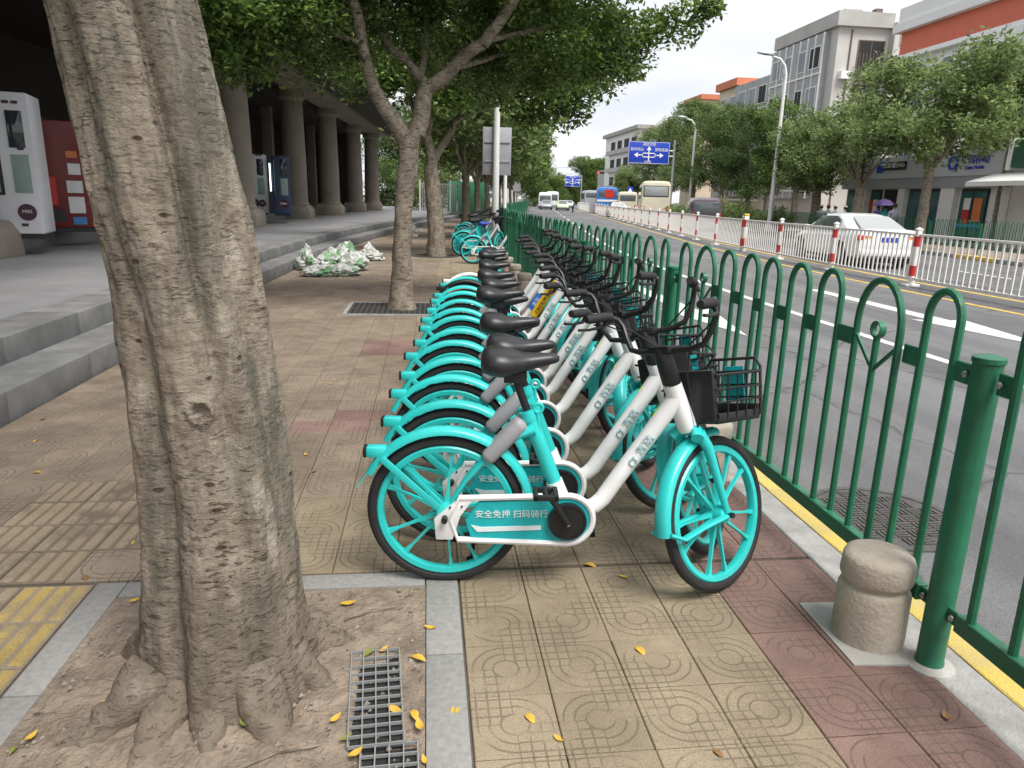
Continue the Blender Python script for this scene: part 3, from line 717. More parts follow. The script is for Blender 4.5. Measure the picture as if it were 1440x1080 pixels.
# ---- the near tree: fluted trunk with flaring roots
def near_trunk():
    zs = np.concatenate([np.linspace(-.08, .5, 90), np.linspace(.5, 2.6, 230)[1:], np.linspace(2.6, 4.4, 40)[1:]]); na = 260
    kz = [-.1, .08, .3, .63, .96, 1.25, 1.61, 1.93, 3.0, 4.4]
    kx = [-.63, -.63, -.63, -.625, -.64, -.67, -.71, -.755, -.92, -1.1]
    kr = [.285, .262, .235, .213, .206, .193, .188, .184, .19, .17]
    cx = np.interp(zs, kz, kx); rad = np.interp(zs, kz, kr)
    ker = np.ones(15)/15; 
    sm = lambda a: np.convolve(np.pad(a, 7, mode='edge'), ker, mode='valid')
    cx, rad = sm(cx), sm(rad)
    A = np.linspace(0, 2*np.pi, na, endpoint=False); ZZ, AA = np.meshgrid(zs, A, indexing='ij')
    CX = cx[:, None]+0*AA; RR = rad[:, None]+0*AA
    tw = AA+.10*ZZ+.07*np.sin(2.1*ZZ)
    # flutes: deep vertical folds on the side that faces the road and between the two main stems
    fl = 0
    for (a0, dp, wd) in ((R(-112), .034, .20), (R(-52), .048, .12), (R(-15), .02, .25), (R(40), .05, .25), (R(120), .04, .3), (R(195), .02, .2)):
        dd = (tw-a0+np.pi) % (2*np.pi)-np.pi; fl = fl+1.15*dp*np.exp(-(dd/wd)**2)*(.75+.35*np.sin(2.3*ZZ+a0*3))
    P = np.stack([np.cos(AA), np.sin(AA), ZZ], -1).reshape(-1, 3)
    big = fbm(P*np.array([1.6, 1.6, 1.4]), 11, 3).reshape(AA.shape)*.016+fbm(P*np.array([3.2, 3.2, 4.5]), 12, 3).reshape(AA.shape)*.007+fbm(P*np.array([7, 7, 9]), 13, 4, .65).reshape(AA.shape)*.0030
    rib = fbm(P*np.array([1.6, 1.6, 17]), 21, 4, .6).reshape(AA.shape)
    rib2 = fbm(P*np.array([6, 6, 40]), 31, 3).reshape(AA.shape)
    fine = -np.abs(rib)*.0006-np.abs(rib2)*.0012+.0016*fbm(P*np.array([9, 9, 5]), 77, 3).reshape(AA.shape)
    knots = np.zeros_like(AA)
    g = np.random.default_rng(5)
    for _ in range(110):
        a0, z0 = g.uniform(0, 2*np.pi), g.uniform(.1, 2.4); wz = g.uniform(.003, .008); wa = g.uniform(.03, .09)
        dd = (AA-a0+np.pi) % (2*np.pi)-np.pi; q = np.exp(-(dd/wa)**2-((ZZ-z0)/wz)**2); knots += g.choice((-.006, .004, -.009))*q
    for (a0, z0) in ((R(-78), .93),):
        dd = (AA-a0+np.pi) % (2*np.pi)-np.pi; d2 = (dd/.14)**2+((ZZ-z0)/.03)**2; knots += .014*np.exp(-(d2-1)**2*3)-.022*np.exp(-d2*2.5)
    low = np.clip((.34-ZZ)/.34, 0, 1)**2
    lobes = 0
    for a0 in (R(-150), R(-115), R(-72), R(-35), R(10), R(80), R(140), R(200)):
        dd = (AA-a0+np.pi) % (2*np.pi)-np.pi; lobes = lobes+np.exp(-(dd/.24)**2)
    RR = RR-fl+big+fine+knots+low*(-.015+.038*lobes)
    X = CX+RR*np.cos(AA); Y = 2.06+RR*np.sin(AA)+.02*np.sin(1.3*ZZ)
    V = np.stack([X, Y, ZZ], -1).reshape(-1, 3); k = len(zs)
    fs = [(i*na+j, i*na+(j+1) % na, (i+1)*na+(j+1) % na, (i+1)*na+j) for i in range(k-1) for j in range(na)]
    return MB().add(V, fs).mesh('trunk', ang=75)
t1 = thing('tree', 'thick fluted pale tree trunk with knotted bark standing in the soil pit', 'tree', (-.63, 2.06, 0))
def inv(o): return Matrix.Translation(o.location).inverted()
ob('trunk', near_trunk(), BARK1, t1, mtx=inv(t1))
def rootmesh(pts, rr, seed):
    mb = MB(); P = [Vector(p) for p in pts]; Q = []; rq = []
    for i in range(len(P)-1):
        for k in range(10):
            t = k/10; Q.append(P[i].lerp(P[i+1], t)); rq.append(rr[i]+(rr[i+1]-rr[i])*t)
    Q.append(P[-1]); rq.append(rr[-1]); mb.tube(Q, rq, 18); roughen(mb, .016, 9, seed); roughen(mb, .007, 30, seed+3); return mb.mesh('root', ang=75)
for i, (pts, rr) in enumerate([
    ([(-.80, 1.93, .13), (-.92, 1.80, .0), (-1.06, 1.74, -.03)], [.075, .05, .02]),
    ([(-.72, 1.90, .08), (-.79, 1.70, -.015), (-.84, 1.56, -.04)], [.07, .04, .02]),
    ([(-.50, 1.90, .12), (-.43, 1.76, -.005), (-.40, 1.60, -.04)], [.075, .05, .025]),
    ([(-.44, 2.0, .10), (-.34, 1.98, -.01), (-.24, 1.93, -.03)], [.07, .04, .02]),
    ([(-.44, 2.12, .10), (-.30, 2.2, -.01), (-.14, 2.22, -.03)], [.065, .04, .02]),
    ([(-.62, 1.88, .07), (-.60, 1.70, -.015), (-.58, 1.55, -.05)], [.06, .04, .02]),
    ([(-.82, 2.1, .12), (-.98, 2.2, -.01), (-1.12, 2.24, -.04)], [.08, .045, .02])]):
    ob('root', rootmesh(pts, rr, 40+i), BARK1, t1, mtx=inv(t1))
mb = MB()
for i, q in enumerate([(-2.6, .6, 5.6), (-.3, -.8, 6.0), (.5, 1.6, 6.3), (-1.9, 2.6, 6.2), (-1.2, .8, 7.0)]): limb(mb, (-1.08, 2.08, 4.2), q, .13, .03, 60+i)
ob('limb', mb, BARK1, t1, mtx=inv(t1))
C, Rr = clumps([(-2.8, .2, 6.1, 1.3), (-.5, -1.2, 6.3, 1.4), (.8, 1.2, 6.8, 1.3), (-1.9, 2.2, 6.9, 1.1), (-1.2, .5, 7.6, 1.5)], 13, 71)
ob('crown', leafmesh('crown', C, Rr, 34, .12, 72), LEAF, t1, mtx=inv(t1))

# ---- the forked tree in the middle of the pavement
def px_tree(x, y, name, label, trunk_pts, trunk_r, limbs, blobs, dens, per, size, mat, seed, cr=(.2, .4), droop=0, group=None):
    t = thing(name, label, 'tree', (x, y, 0), 0, group)
    mb = MB(); pts = [Vector(p) for p in trunk_pts]; Q = []; rq = []
    for i in range(len(pts)-1):
        for k in range(8):
            s_ = k/8; Q.append(pts[i].lerp(pts[i+1], s_)); rq.append(trunk_r[i]+(trunk_r[i+1]-trunk_r[i])*s_)
    Q.append(pts[-1]); rq.append(trunk_r[-1]); mb.tube(Q, rq, 28); roughen(mb, .022, 4, seed)
    ob('trunk', mb.mesh('trunk', ang=70), BARK, t, mtx=inv(t))
    for i, (p, q, r0, r1) in enumerate(limbs):
        m2 = MB(); limb(m2, p, q, r0*.82, r1*.82, seed+i, .03, 9, 12); roughen(m2, .010, 5, seed+i); ob('limb', m2.mesh('limb', ang=70), BARK, t, mtx=inv(t))
    C, Rr = clumps(blobs, dens, seed, cr)
    ob('crown', leafmesh('crown', C, Rr, per, size, seed+1, droop=droop), mat, t, mtx=inv(t))
    return t
def bl(px, py, Y, r): p = at(px, py, Y); return (p[0], p[1], p[2], r)
Y2 = 9.75
A2 = lambda px, py, dy=0: at(px, py, Y2+dy)
L2 = [(A2(572, 205), A2(528, 130, -.1), .14, .11), (A2(528, 132, -.1), A2(487, -20, -.4), .11, .075), (A2(520, 100, -.1), A2(480, 30, .6), .05, .03),
      (A2(585, 190), A2(600, 120, .1), .15, .12), (A2(598, 128, .1), A2(680, 62, -.2), .11, .09), (A2(680, 62, -.2), A2(745, -30, -.6), .09, .07),
      (A2(600, 118, .1), A2(548, 66, .2), .07, .06), (A2(548, 66, .2), A2(495, -10, .4), .06, .05), (A2(592, 108, .2), A2(608, -20, .5), .055, .04), (A2(640, 95, .0), A2(760, 70, .8), .045, .02), (A2(690, 55, -.2), A2(860, 35, .3), .05, .02),
      (A2(505, 60, -.3), A2(350, 20, -.6), .04, .015), (A2(745, -30, -.6), (3.0, 9.6, 5.2), .06, .03), (A2(487, -20, -.4), (-2.0, 9.2, 5.4), .07, .03)]
B2 = [bl(330, 25, 9.2, .85), bl(420, 40, 9.6, .85), bl(500, 30, 10.2, .8), bl(560, 10, 10.5, .8), bl(650, 25, 10.4, .8), bl(740, 45, 10.2, .85), bl(820, 60, 10.0, .8), bl(880, 45, 10.0, .6), bl(930, 50, 9.9, .38), bl(970, 25, 9.8, .30), bl(995, 15, 9.8, .16), bl(780, 105, 10.2, .5), bl(850, 105, 10.0, .35), bl(700, 110, 10.8, .55), bl(630, 90, 11.0, .6), bl(880, 90, 10.0, .25), bl(345, 55, 9.0, .6), bl(300, 50, 9.0, .6), bl(290, 10, 9.0, .7),
      bl(400, -60, 9.4, 1.2), bl(600, -80, 9.8, 1.4), bl(780, -60, 9.8, 1.2), bl(500, -160, 9.6, 1.4), bl(720, -170, 9.6, 1.4)]
px_tree(-.34, Y2, 'tree', 'forked grey street tree rising from a square grate beside the bicycle row', [(-.34, Y2, -.05), (-.35, Y2, .12), (-.34, Y2, .5), A2(567, 300), A2(572, 240), A2(577, 185)], [.22, .165, .13, .12, .125, .145], L2, B2, 40, 92, .080, LEAF, 100, (.17, .36), group=None)

# ---- the line of street trees beyond it
Y3 = 18.65
A3 = lambda px, py, dy=0: at(px, py, Y3+dy)
L3 = [(A3(608, 235), A3(600, 190), .15, .12), (A3(600, 192), A3(560, 100, .5), .10, .05), (A3(606, 240), A3(640, 170, .3), .13, .10), (A3(640, 170, .3), A3(760, 130, .3), .09, .04), (A3(640, 170, .3), A3(690, 60, .5), .08, .04), (A3(760, 130, .3), A3(830, 90, .3), .05, .02), (A3(600, 195), A3(620, 60, .5), .08, .04)]
B3 = [bl(640, 110, 18.5, 1.2), bl(560, 110, 18.8, 1.0), bl(700, 90, 18.6, 1.2), bl(760, 130, 18.4, 1.2), bl(800, 100, 18.2, 1.1), bl(845, 95, 18.0, .8), bl(720, 60, 18.6, 1.5), bl(820, 45, 18.2, 1.1), bl(600, 80, 19, 1.4), bl(680, 20, 18.6, 1.6), bl(500, 90, 19, 1.0), bl(810, 155, 18.2, .4)]
px_tree(.21, Y3, 'tree', 'slim dark street tree leaning over behind the forked tree, spreading above the pavement', [(.24, Y3, -.05), (.24, Y3, .4), A3(612, 300), A3(608, 262), A3(606, 232)], [.27, .22, .20, .19, .17], L3, B3, 24, 52, .16, LEAF, 140, (.3, .55))
for i, (y, dx, h, rr) in enumerate([(26.5, .25, 6.0, 2.0), (34, .1, 6.4, 2.1), (42, .0, 6.8, 2.3), (51, .2, 7.0, 2.4), (62, .1, 7.2, 2.6), (76, .1, 7.4, 2.8), (92, .0, 7.6, 3.0)]):
    x = .1+off(y)+dx; g = random.Random(200+i)
    bls = [(x+g.uniform(-.8, .8)*rr+.5, y+g.uniform(-.8, .8)*rr, h*g.uniform(.55, .95), rr*g.uniform(.45, .65)) for _ in range(11)]+[(x+1.9, y, 3.4, rr*.5), (x-1.6, y, 3.5, rr*.5)]
    lims = [((x, y, 2.2), (b[0], b[1], b[2]), .09, .03) for b in bls[:7]]
    px_tree(x, y, 'tree', ['bushy green street tree past the leaning tree, beside the white pole', 'street tree in the pavement line next beyond the white pole', '%s street tree beyond the white pole in the pavement line' % ORD[i]][min(i, 2)], [(x, y, -.05), (x+.05, y, 1.2), (x, y, 2.3)], [.2, .15, .14], lims, bls, 12, 40, .24, LEAF2 if i in (0, 2) else LEAF, 210+i*9, (.35, .6), group='far street trees of the pavement line' if i > 1 else None)

# ---- trees across the road
def far_tree(x, y, h, rr, zc, mat, label, seed, th=2.4, group=None, tr=.2, fork=True, n=13, name='tree'):
    g = random.Random(seed); bls = []
    for _ in range(n):
        a = g.uniform(0, 6.28); q = g.uniform(.15, .8)*rr; bls.append((x+q*math.cos(a), y+q*math.sin(a), zc+g.uniform(-.42, .5)*(h-zc)*1.6, rr*g.uniform(.32, .55)))
    bls.append((x, y, h-rr*.35, rr*.45))
    lims = [((x, y, th-.1), (b[0], b[1], b[2]-.2), tr*.55, .03) for b in bls[:8]]
    px_tree(x, y, name, label, [(x, y, -.05), (x+g.uniform(-.1, .1), y, th*.5), (x, y, th)], [tr*1.25, tr, tr*.9], lims, bls, 9.5, 62, .18, mat, seed, (.28, .55), group=group)
far_tree(*at(1297, 300, 25.5)[:2], 7.0, 2.6, 5.0, LEAF2, 'broad leafy tree with a forked trunk in front of the grey fronted shops', 300, 3.0, tr=.17, n=18)
far_tree(*at(1395, 300, 29)[:2], 6.7, 2.5, 5.2, LEAF2, 'leafy tree beside the green shop sign, partly behind the forked tree', 310, 3.0)
far_tree(*at(1205, 300, 34)[:2], 6.6, 2.6, 4.6, LEAF2, 'rounded pale green tree between the shops and the grey flats', 320, 2.4, tr=.22)
far_tree(*at(1145, 300, 39)[:2], 6.6, 2.8, 4.4, LEAF2, 'spreading tree over the group of pedestrians in caps', 330, 2.2, tr=.26)
far_tree(*at(1115, 300, 47)[:2], 7.8, 2.8, 5.0, LEAF, 'tree behind the tall lamp post, before the grey flats', 340, 2.4)
far_tree(*at(1050, 300, 50)[:2], 8.0, 2.8, 4.6, LEAF3, 'dense dark tree beside the parked purple van', 350, 2.0)
far_tree(*at(1012, 300, 62)[:2], 9.8, 3.2, 5.6, LEAF3, 'tall dense tree between the two lamp posts', 360, 2.4)
far_tree(*at(972, 300, 80)[:2], 12.5, 4.0, 7.4, LEAF2, 'tall feathery tree behind the second lamp post', 370, 3.0, tr=.3, n=16)
far_tree(*at(932, 300, 96)[:2], 11.5, 4.2, 6.6, LEAF2, 'pale tree behind the blue direction sign', 380, 3.0, n=16)
far_tree(*at(1075, 300, 60)[:2], 8.8, 3.4, 5.4, LEAF, 'green tree filling the gap before the yellow building', 385, 2.4)
far_tree(*at(882, 300, 110)[:2], 7.0, 3.6, 4.0, LEAF2, 'low pale tree at the foot of the white block', 390, 2.0)
far_tree(*at(826, 300, 210)[:2], 13, 7, 8, LEAF, 'distant tree at the end of the road', 395, 3.0)
far_tree(*at(1430, 150, 28)[:2], 8.0, 1.5, 7.2, LEAF2, 'bushy plant growing on the shop roof terrace', 398, 4.2, tr=.08, n=8, name='roof_shrub')
for i_, (px_, Y_, h_, r_) in enumerate([(752, 150, 6.5, 4), (768, 185, 7, 5), (790, 230, 9, 6), (812, 250, 8, 6)]): far_tree(*at(px_, 290, Y_)[:2], h_, r_, h_*.5, LEAF, 'hazy distant tree closing the end of the road', 600+i_*5, 1.6, group='distant trees at the end of the road')
SHR = [(955, 48, 1.6), (1040, 43, 1.7), (1090, 41, 1.4), (1010, 46, 2.2)]
for i, (px, Y, r_) in enumerate(SHR):
    x, y, _ = at(px, 300, Y); C, Rr = clumps([(x, y, .7, r_*.7), (x+.7, y+.3, .6, r_*.5), (x-.6, y, .5, r_*.5)], 26, 420+i, (.2, .4))
    s_ = thing('shrub', ['green shrub behind the far fence beside the minivan', 'green shrub behind the far fence near the tall lamp post', 'low green shrub behind the far fence, next before the pedestrians in caps', 'tallest green shrub behind the far fence past the minivan'][i], 'shrub', (x, y, 0), 0, 'shrubs behind the far fence'); ob('foliage', leafmesh('foliage', C, Rr, 36, .16, 421+i), LEAF2, s_, mtx=inv(s_))
# bushes past the end of the colonnade
for i, (px, py, Y, r_, m_) in enumerate([(600, 238, 62, 2.2, LEAF2), (590, 262, 58, 1.3, LEAF2), (618, 255, 70, 2.2, LEAF3), (560, 250, 75, 3, LEAF3), (585, 190, 85, 5, LEAF3)]):
    x, y, z = at(px, py, Y); C, Rr = clumps([(x, y, z, r_), (x+r_*.6, y, z-.4*r_, r_*.7), (x-r_*.6, y, z-.4*r_, r_*.7), (x, y, z-r_*.8, r_*.8)], 8, 440+i, (.35, .7))
    s_ = thing('shrub', ['bright green bush past the end of the colonnade', 'low pale green bush past the end of the colonnade', 'dark bush behind the leaning tree trunk', 'tall dark bush beyond the last column', 'large dark tree crown beyond the last column'][i], 'bush', (x, y, .4)); ob('foliage', leafmesh('foliage', C, Rr, 36, .25, 441+i), m_, s_, mtx=inv(s_))
# ================================================================ colonnade building on the left
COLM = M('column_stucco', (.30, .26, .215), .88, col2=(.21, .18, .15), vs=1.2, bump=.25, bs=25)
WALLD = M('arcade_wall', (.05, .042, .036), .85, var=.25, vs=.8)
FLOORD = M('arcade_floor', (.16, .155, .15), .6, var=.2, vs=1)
def colx(y): return -6.45+.066*(y-11)
bld = thing('colonnade_building', 'long building with a deep dark colonnade of thick tan columns above the steps', 'building', (colx(11), 11, .4))
BI = inv(bld)
def lineprism(x0, x1, y0, y1, z0, z1):     # a block that follows the colonnade's line
    a, b = colx(y0), colx(y1)
    return MB().add([(a+x0, y0, z0), (a+x1, y0, z0), (b+x1, y1, z0), (b+x0, y1, z0), (a+x0, y0, z1), (a+x1, y0, z1), (b+x1, y1, z1), (b+x0, y1, z1)], [(3, 2, 1, 0), (4, 5, 6, 7), (0, 1, 5, 4), (1, 2, 6, 5), (2, 3, 7, 6), (3, 0, 4, 7)])
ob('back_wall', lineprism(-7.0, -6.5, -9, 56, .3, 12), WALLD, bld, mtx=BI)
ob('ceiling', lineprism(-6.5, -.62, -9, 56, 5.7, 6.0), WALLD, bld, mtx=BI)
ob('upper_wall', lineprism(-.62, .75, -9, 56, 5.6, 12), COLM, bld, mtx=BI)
ob('shade_slab', lineprism(.75, 2.6, -9, 56, 5.75, 6.1), WALLD, bld, mtx=BI)  # overhang added to keep light off the columns
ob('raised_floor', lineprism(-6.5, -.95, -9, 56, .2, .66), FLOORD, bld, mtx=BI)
ob('roof', lineprism(-7.4, 1.2, -9, 56, 12, 12.3), CONC, bld, mtx=BI)
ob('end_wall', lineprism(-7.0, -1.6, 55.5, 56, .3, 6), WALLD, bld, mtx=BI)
shaft = lambda: cached('shaft', lambda: MB().lathe([(.56, .55), (.56, .62), (.51, .68), (.505, 2.2), (.45, 4.75), (.45, 4.8), (.52, 4.88), (.58, 4.95), (.58, 5.22)], 36).mesh('shaft'))
ped = lambda: cached('ped', lambda: MB().add([(-.68, -.68, 0), (.68, -.68, 0), (.68, .68, 0), (-.68, .68, 0), (-.68, -.68, .38), (.68, -.68, .38), (.68, .68, .38), (-.68, .68, .38), (-.57, -.57, .56), (.57, -.57, .56), (.57, .57, .56), (-.57, .57, .56)], [(3, 2, 1, 0)]+[(j, (j+1) % 4, 4+(j+1) % 4, 4+j) for j in range(4)]+[(4+j, 4+(j+1) % 4, 8+(j+1) % 4, 8+j) for j in range(4)]+[(8, 9, 10, 11)]).mesh('pedestal', bevel=.02))
for (cx, cy) in ((-6.5, 11.22), (-5.9, 17.3), (-5.3, 23.61), (-5.0, 32.26), (-4.35, 38.51), (-3.9, 47.27), (-3.2, 52.62), (-6.9, 5.3)):
    p = ob('pedestal', ped(), COLM, bld, Vector((cx-.66, cy+.66, .392))-bld.location)
    ob('column', shaft(), COLM, p)
# openings along the back wall: doors with frames, some panes coloured pale to stand for daylight
DFR = M('door_frame', (.22, .15, .10), .6); LITW = glassy('painted_daylight_pane', (.35, .38, .36), .2)
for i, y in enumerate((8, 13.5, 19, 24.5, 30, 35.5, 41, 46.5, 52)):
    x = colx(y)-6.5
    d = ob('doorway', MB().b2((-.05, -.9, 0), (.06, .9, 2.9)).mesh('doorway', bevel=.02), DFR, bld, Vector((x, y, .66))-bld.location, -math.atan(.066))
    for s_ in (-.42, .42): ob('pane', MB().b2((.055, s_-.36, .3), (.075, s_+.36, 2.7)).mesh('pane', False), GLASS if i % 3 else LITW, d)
for y in (33, 40, 45, 50):          # inner square piers
    ob('inner_pier', MB().b2((-.25, -.25, 0), (.25, .25, 5.1)).mesh('inner_pier', bevel=.02), COLM, bld, Vector((colx(y)-3.6, y, .66))-bld.location)

# ---- vending machines under the colonnade
VW = M('vending_white', (.62, .63, .66), .35, var=.06); VR = M('vending_red', (.16, .012, .012), .35); VB = M('vending_blue', (.02, .045, .11), .4)
TUBE = glow('display_tube', (.85, 1, .97), 2.2); SHELF = M('vending_inside', (.25, .33, .31), .4); LOGO = M('logo_plum', (.05, .01, .03), .4); STK = M('sticker_white', (.7, .7, .7), .5)
STB = M('sticker_blue', (.05, .22, .5), .5); STO = M('sticker_orange', (.6, .2, .05), .5)
def vending(x, y, rz, w_, h_, label, group=None, red=False, body=None):
    t = thing('vending_machine', label, 'vending machine', (x, y, .66), rz, group); d = .8
    ob('cabinet', MB().b2((-w_/2, 0, .08), (w_/2, d, h_)).mesh('cabinet', bevel=.025), body or (VR if red else VW), t)
    ob('plinth', MB().b2((-w_/2+.04, .03, 0), (w_/2-.04, d-.03, .085)), BLACK, t)
    if red:
        for i, (u, v, su, sv, m_) in enumerate([(.2, .35, .26, .3, STK), (.2, .72, .26, .22, STK), (.22, 1.05, .2, .2, STK), (.2, 1.35, .18, .12, STO), (.22, .14, .22, .14, STB), (-.25, .5, .3, .5, RED_P)]):
            ob('panel', MB().b2((u-su/2, -.012, v), (u+su/2, .004, v+sv)), m_, t)
        ob('tray_slot', MB().b2((-.4, -.01, .2), (.0, .004, .42)), BLACK, t)
        return t
    x0 = -w_/2+.05; xs = w_/2-.42
    f_ = ob('display_frame', MB().b2((x0, -.012, .68), (xs-.04, .003, h_-.1)).mesh('display_frame', bevel=.006), BLACK, t)
    ob('display_window', MB().b2((x0+.04, -.018, .72), (xs-.09, -.008, h_-.14)), SHELF, f_)
    ob('light_tube', MB().tube([(xs-.24, -.03, .85), (xs-.24, -.03, h_-.25)], .022, 10), TUBE, f_)
    ob('screen', MB().b2((xs+.1, -.014, 1.40), (xs+.32, .003, 1.95)).mesh('screen', bevel=.004), GLASS, t)
    ob('hatch', MB().b2((xs+.1, -.014, .72), (xs+.34, .003, 1.3)).mesh('hatch', bevel=.004), SHELF, t)
    for u, r_ in ((xs+.22, .13), (x0+.28, .17)):
        lg = ob('emblem', MB().lathe([(r_, -.012), (r_, .003)], 28, 'y', (u, 0, .42)), LOGO, t)
        text('MISS', r_*.55, STK, lg, (u, -.014, .43), (1, 0, 0), (0, 0, 1))
    for u, v in ((xs+.08, 2.05), (xs+.2, 2.05), (xs+.12, .2), (xs+.2, 1.37)): ob('sticker', MB().b2((u, -.008, v), (u+.09, .003, v+.045)), LOGO, t)
    return t
p = at(66, 325, 12.4); vending(p[0]-.74, 12.4, R(14), 1.3, 2.22, 'white vending machine with a lit display tube beside the near column')
p = at(92, 325, 14.6); vending(p[0]+.05, 14.6, R(28), 1.0, 2.0, 'dark red vending machine covered in stickers next to the white one', red=True)
p = at(377, 297, 27); vending(p[0]-.45, 27.3, R(10), .8, 2.1, 'pale vending machine in the shade between the second pair of columns')
vending(p[0]+.50, 27.0, R(10), .62, 2.05, 'blue sided vending machine in the shade between the second pair of columns', body=VB)

# ================================================================ buildings across the road
WGLASS = glassy('window_glass', (.10, .12, .14), .08); WFR = M('window_frame', (.55, .56, .57), .5)
def building(name, label, x0, x1, y0, y1, h, wallm):
    t = thing(name, label, 'building', ((x0+x1)/2, (y0+y1)/2, 0)); t['_'] = 0; del t['_']
    ob('wall', MB().b2((x0, y0, -.1), (x1, y1, h)), wallm, t, mtx=inv(t)); return t
def pt(t, name, a, b, mat, par=None, bev=0):
    return ob(name, MB().b2(a, b).mesh(name, False, bev), mat, par or t, mtx=inv(t) if par is None else None)
def win_x(t, x, y0, y1, z0, z1, glass=WGLASS, fr=WFR, bars=1):     # window in a wall facing -x
    f_ = ob('window', MB().b2((-.06, y0-.08, z0-.08), (.1, y1+.08, z1+.08)).mesh('window', False), fr, t, Vector((x, 0, 0))-t.location)
    k = bars+1
    for i in range(k):
        a = y0+(y1-y0)*i/k+.04; b = y0+(y1-y0)*(i+1)/k-.04
        ob('pane', MB().b2((-.085, a, z0), (-.05, b, z1)), glass, f_)
def win_y(t, y, x0, x1, z0, z1, glass=WGLASS, fr=WFR, bars=1):     # window in a wall facing -y
    f_ = ob('window', MB().b2((x0-.08, -.06, z0-.08), (x1+.08, .1, z1+.08)).mesh('window', False), fr, t, Vector((0, y, 0))-t.location)
    k = bars+1
    for i in range(k):
        a = x0+(x1-x0)*i/k+.04; b = x0+(x1-x0)*(i+1)/k-.04
        ob('pane', MB().b2((a, -.085, z0), (b, -.05, z1)), glass, f_)
# grey flats with a meshed balcony front
GREYW = M('grey_render', (.46, .45, .43), .9, col2=(.36, .35, .33), vs=.5, bump=.2, bs=8)
PALEW = M('pale_render', (.56, .55, .52), .9, col2=(.46, .445, .42), vs=.4, bump=.2, bs=8)
MESHG = M('balcony_mesh', (.40, .415, .42), .75, col2=(.28, .295, .30), vs=1.2)
RUST = M('rusty_bars', (.16, .12, .10), .8)
g1 = building('block_of_flats', 'weathered grey block of flats with caged balcony front above the trees', 31, 38.5, 52, 62.5, 16.6, PALEW)
pt(g1, 'parapet', (30.6, 51.6, 16.6), (35.5, 62.6, 17.7), GREYW); pt(g1, 'roof_tank', (33.0, 55, 17.7), (34.6, 57, 18.7), GREYW); pt(g1, 'stair_tower', (35.5, 51.2, -.1), (38.6, 58, 17.0), PALEW)
pt(g1, 'chimney', (35.2, 54, 17.7), (35.8, 54.6, 18.6), RUST); pt(g1, 'chimney', (37.6, 53, 17.0), (38.2, 53.7, 17.8), RUST)
pt(g1, 'balcony_front', (30.5, 53.2, 3), (31, 62.4, 16.4), MESHG)
for fl in range(4):
    z = 13.4-3.2*fl
    for (a, b) in ((53.6, 55.2), (56.0, 57.2), (58.4, 60.0), (60.6, 62.1)):
        win_x(g1, 30.5, a, b, z+.4, z+2.0, DARK if (fl+int(a)) % 2 else WGLASS, WHITE_P)
    pt(g1, 'balcony_rail', (30.4, 53.1, z-.2), (30.5, 62.5, z-.08), WHITE_P)
for y in np.arange(53.2, 62.6, 1.3): pt(g1, 'upright', (30.38, y-.04, 3), (30.5, y+.04, 16.4), WHITE_P)
for (z0, z1) in ((13.3, 15.6), (9.2, 12.2), (5.4, 8.2)):
    win_y(g1, 52, 32.9, 35.1, z0, z1, DARK, RUST, 1); pt(g1, 'window_cage', (32.7, 51.4, z0-.3), (35.3, 52, z0-.18), RUST)
    for k in range(9): pt(g1, 'cage_bar', (32.75+k*.3, 51.42, z0-.2), (32.79+k*.3, 51.46, z1-.4 if z1 < 15 else z1-1), RUST)
for (xa, z0) in ((36.0, 15.3), (37.4, 15.3)): win_y(g1, 51.2, xa, xa+.5, z0, z0+.7, DARK, GREYW, 0)
win_y(g1, 51.2, 35.9, 36.9, 11.0, 13.0, DARK, WHITE_P, 0); win_y(g1, 51.2, 35.9, 36.9, 7.6, 9.6, DARK, WHITE_P, 0)
for (xa, za) in ((31.4, 12.6), (31.5, 8.8), (35.3, 10.2), (37.3, 9.4), (36.2, 13.6)):
    ac = pt(g1, 'air_conditioner', (xa, 50.75 if xa > 35.4 else 51.5, za), (xa+.85, 51.2 if xa > 35.4 else 52, za+.6), WHITE_P)
pt(g1, 'drain_pipe', (32.1, 51.9, 0), (32.2, 52.0, 16.4), RUST); pt(g1, 'drain_pipe', (35.3, 51.05, 0), (35.4, 51.2, 16.4), GREYW)
g1.location = g1.location+Vector((2.5, 8, -.9))
# cream building with orange roof
CREAM = M('cream_render', (.58, .51, .38), .9, var=.1, vs=.5); ORA = M('orange_tile', (.55, .18, .10), .8, var=.15, vs=3)
g2 = building('block_of_flats', 'cream block of flats with an orange roof beyond the grey flats', 31.6, 38, 63, 77, 13.6, CREAM)
pt(g2, 'roof', (31.2, 71.5, 13.6), (38.4, 77.4, 14.4), ORA); pt(g2, 'balcony_front', (31.1, 63.2, 2), (31.6, 71.4, 13.4), MESHG)
for fl in range(4):
    z = 10.6-3*fl
    for (a, b) in ((63.8, 65.4), (66.2, 67.8), (68.6, 70.4), (72.4, 73.8), (74.8, 76.2)): win_x(g2, 31.1 if b < 71.5 else 31.6, a, b, z+.4, z+2.0, DARK if int(a) % 2 else WGLASS, WHITE_P)
    pt(g2, 'balcony_rail', (31.0, 63.1, z-.15), (31.1, 71.5, z-.03), WHITE_P)
g2.location = g2.location+Vector((2.4, 8.4, .4))
g3 = building('rooftop_house', 'orange rooftop structure showing above the far trees', 36, 41, 96, 102, 14.6, CREAM); pt(g3, 'roof', (35.6, 95.6, 14.6), (41.4, 102.4, 15.2), ORA)
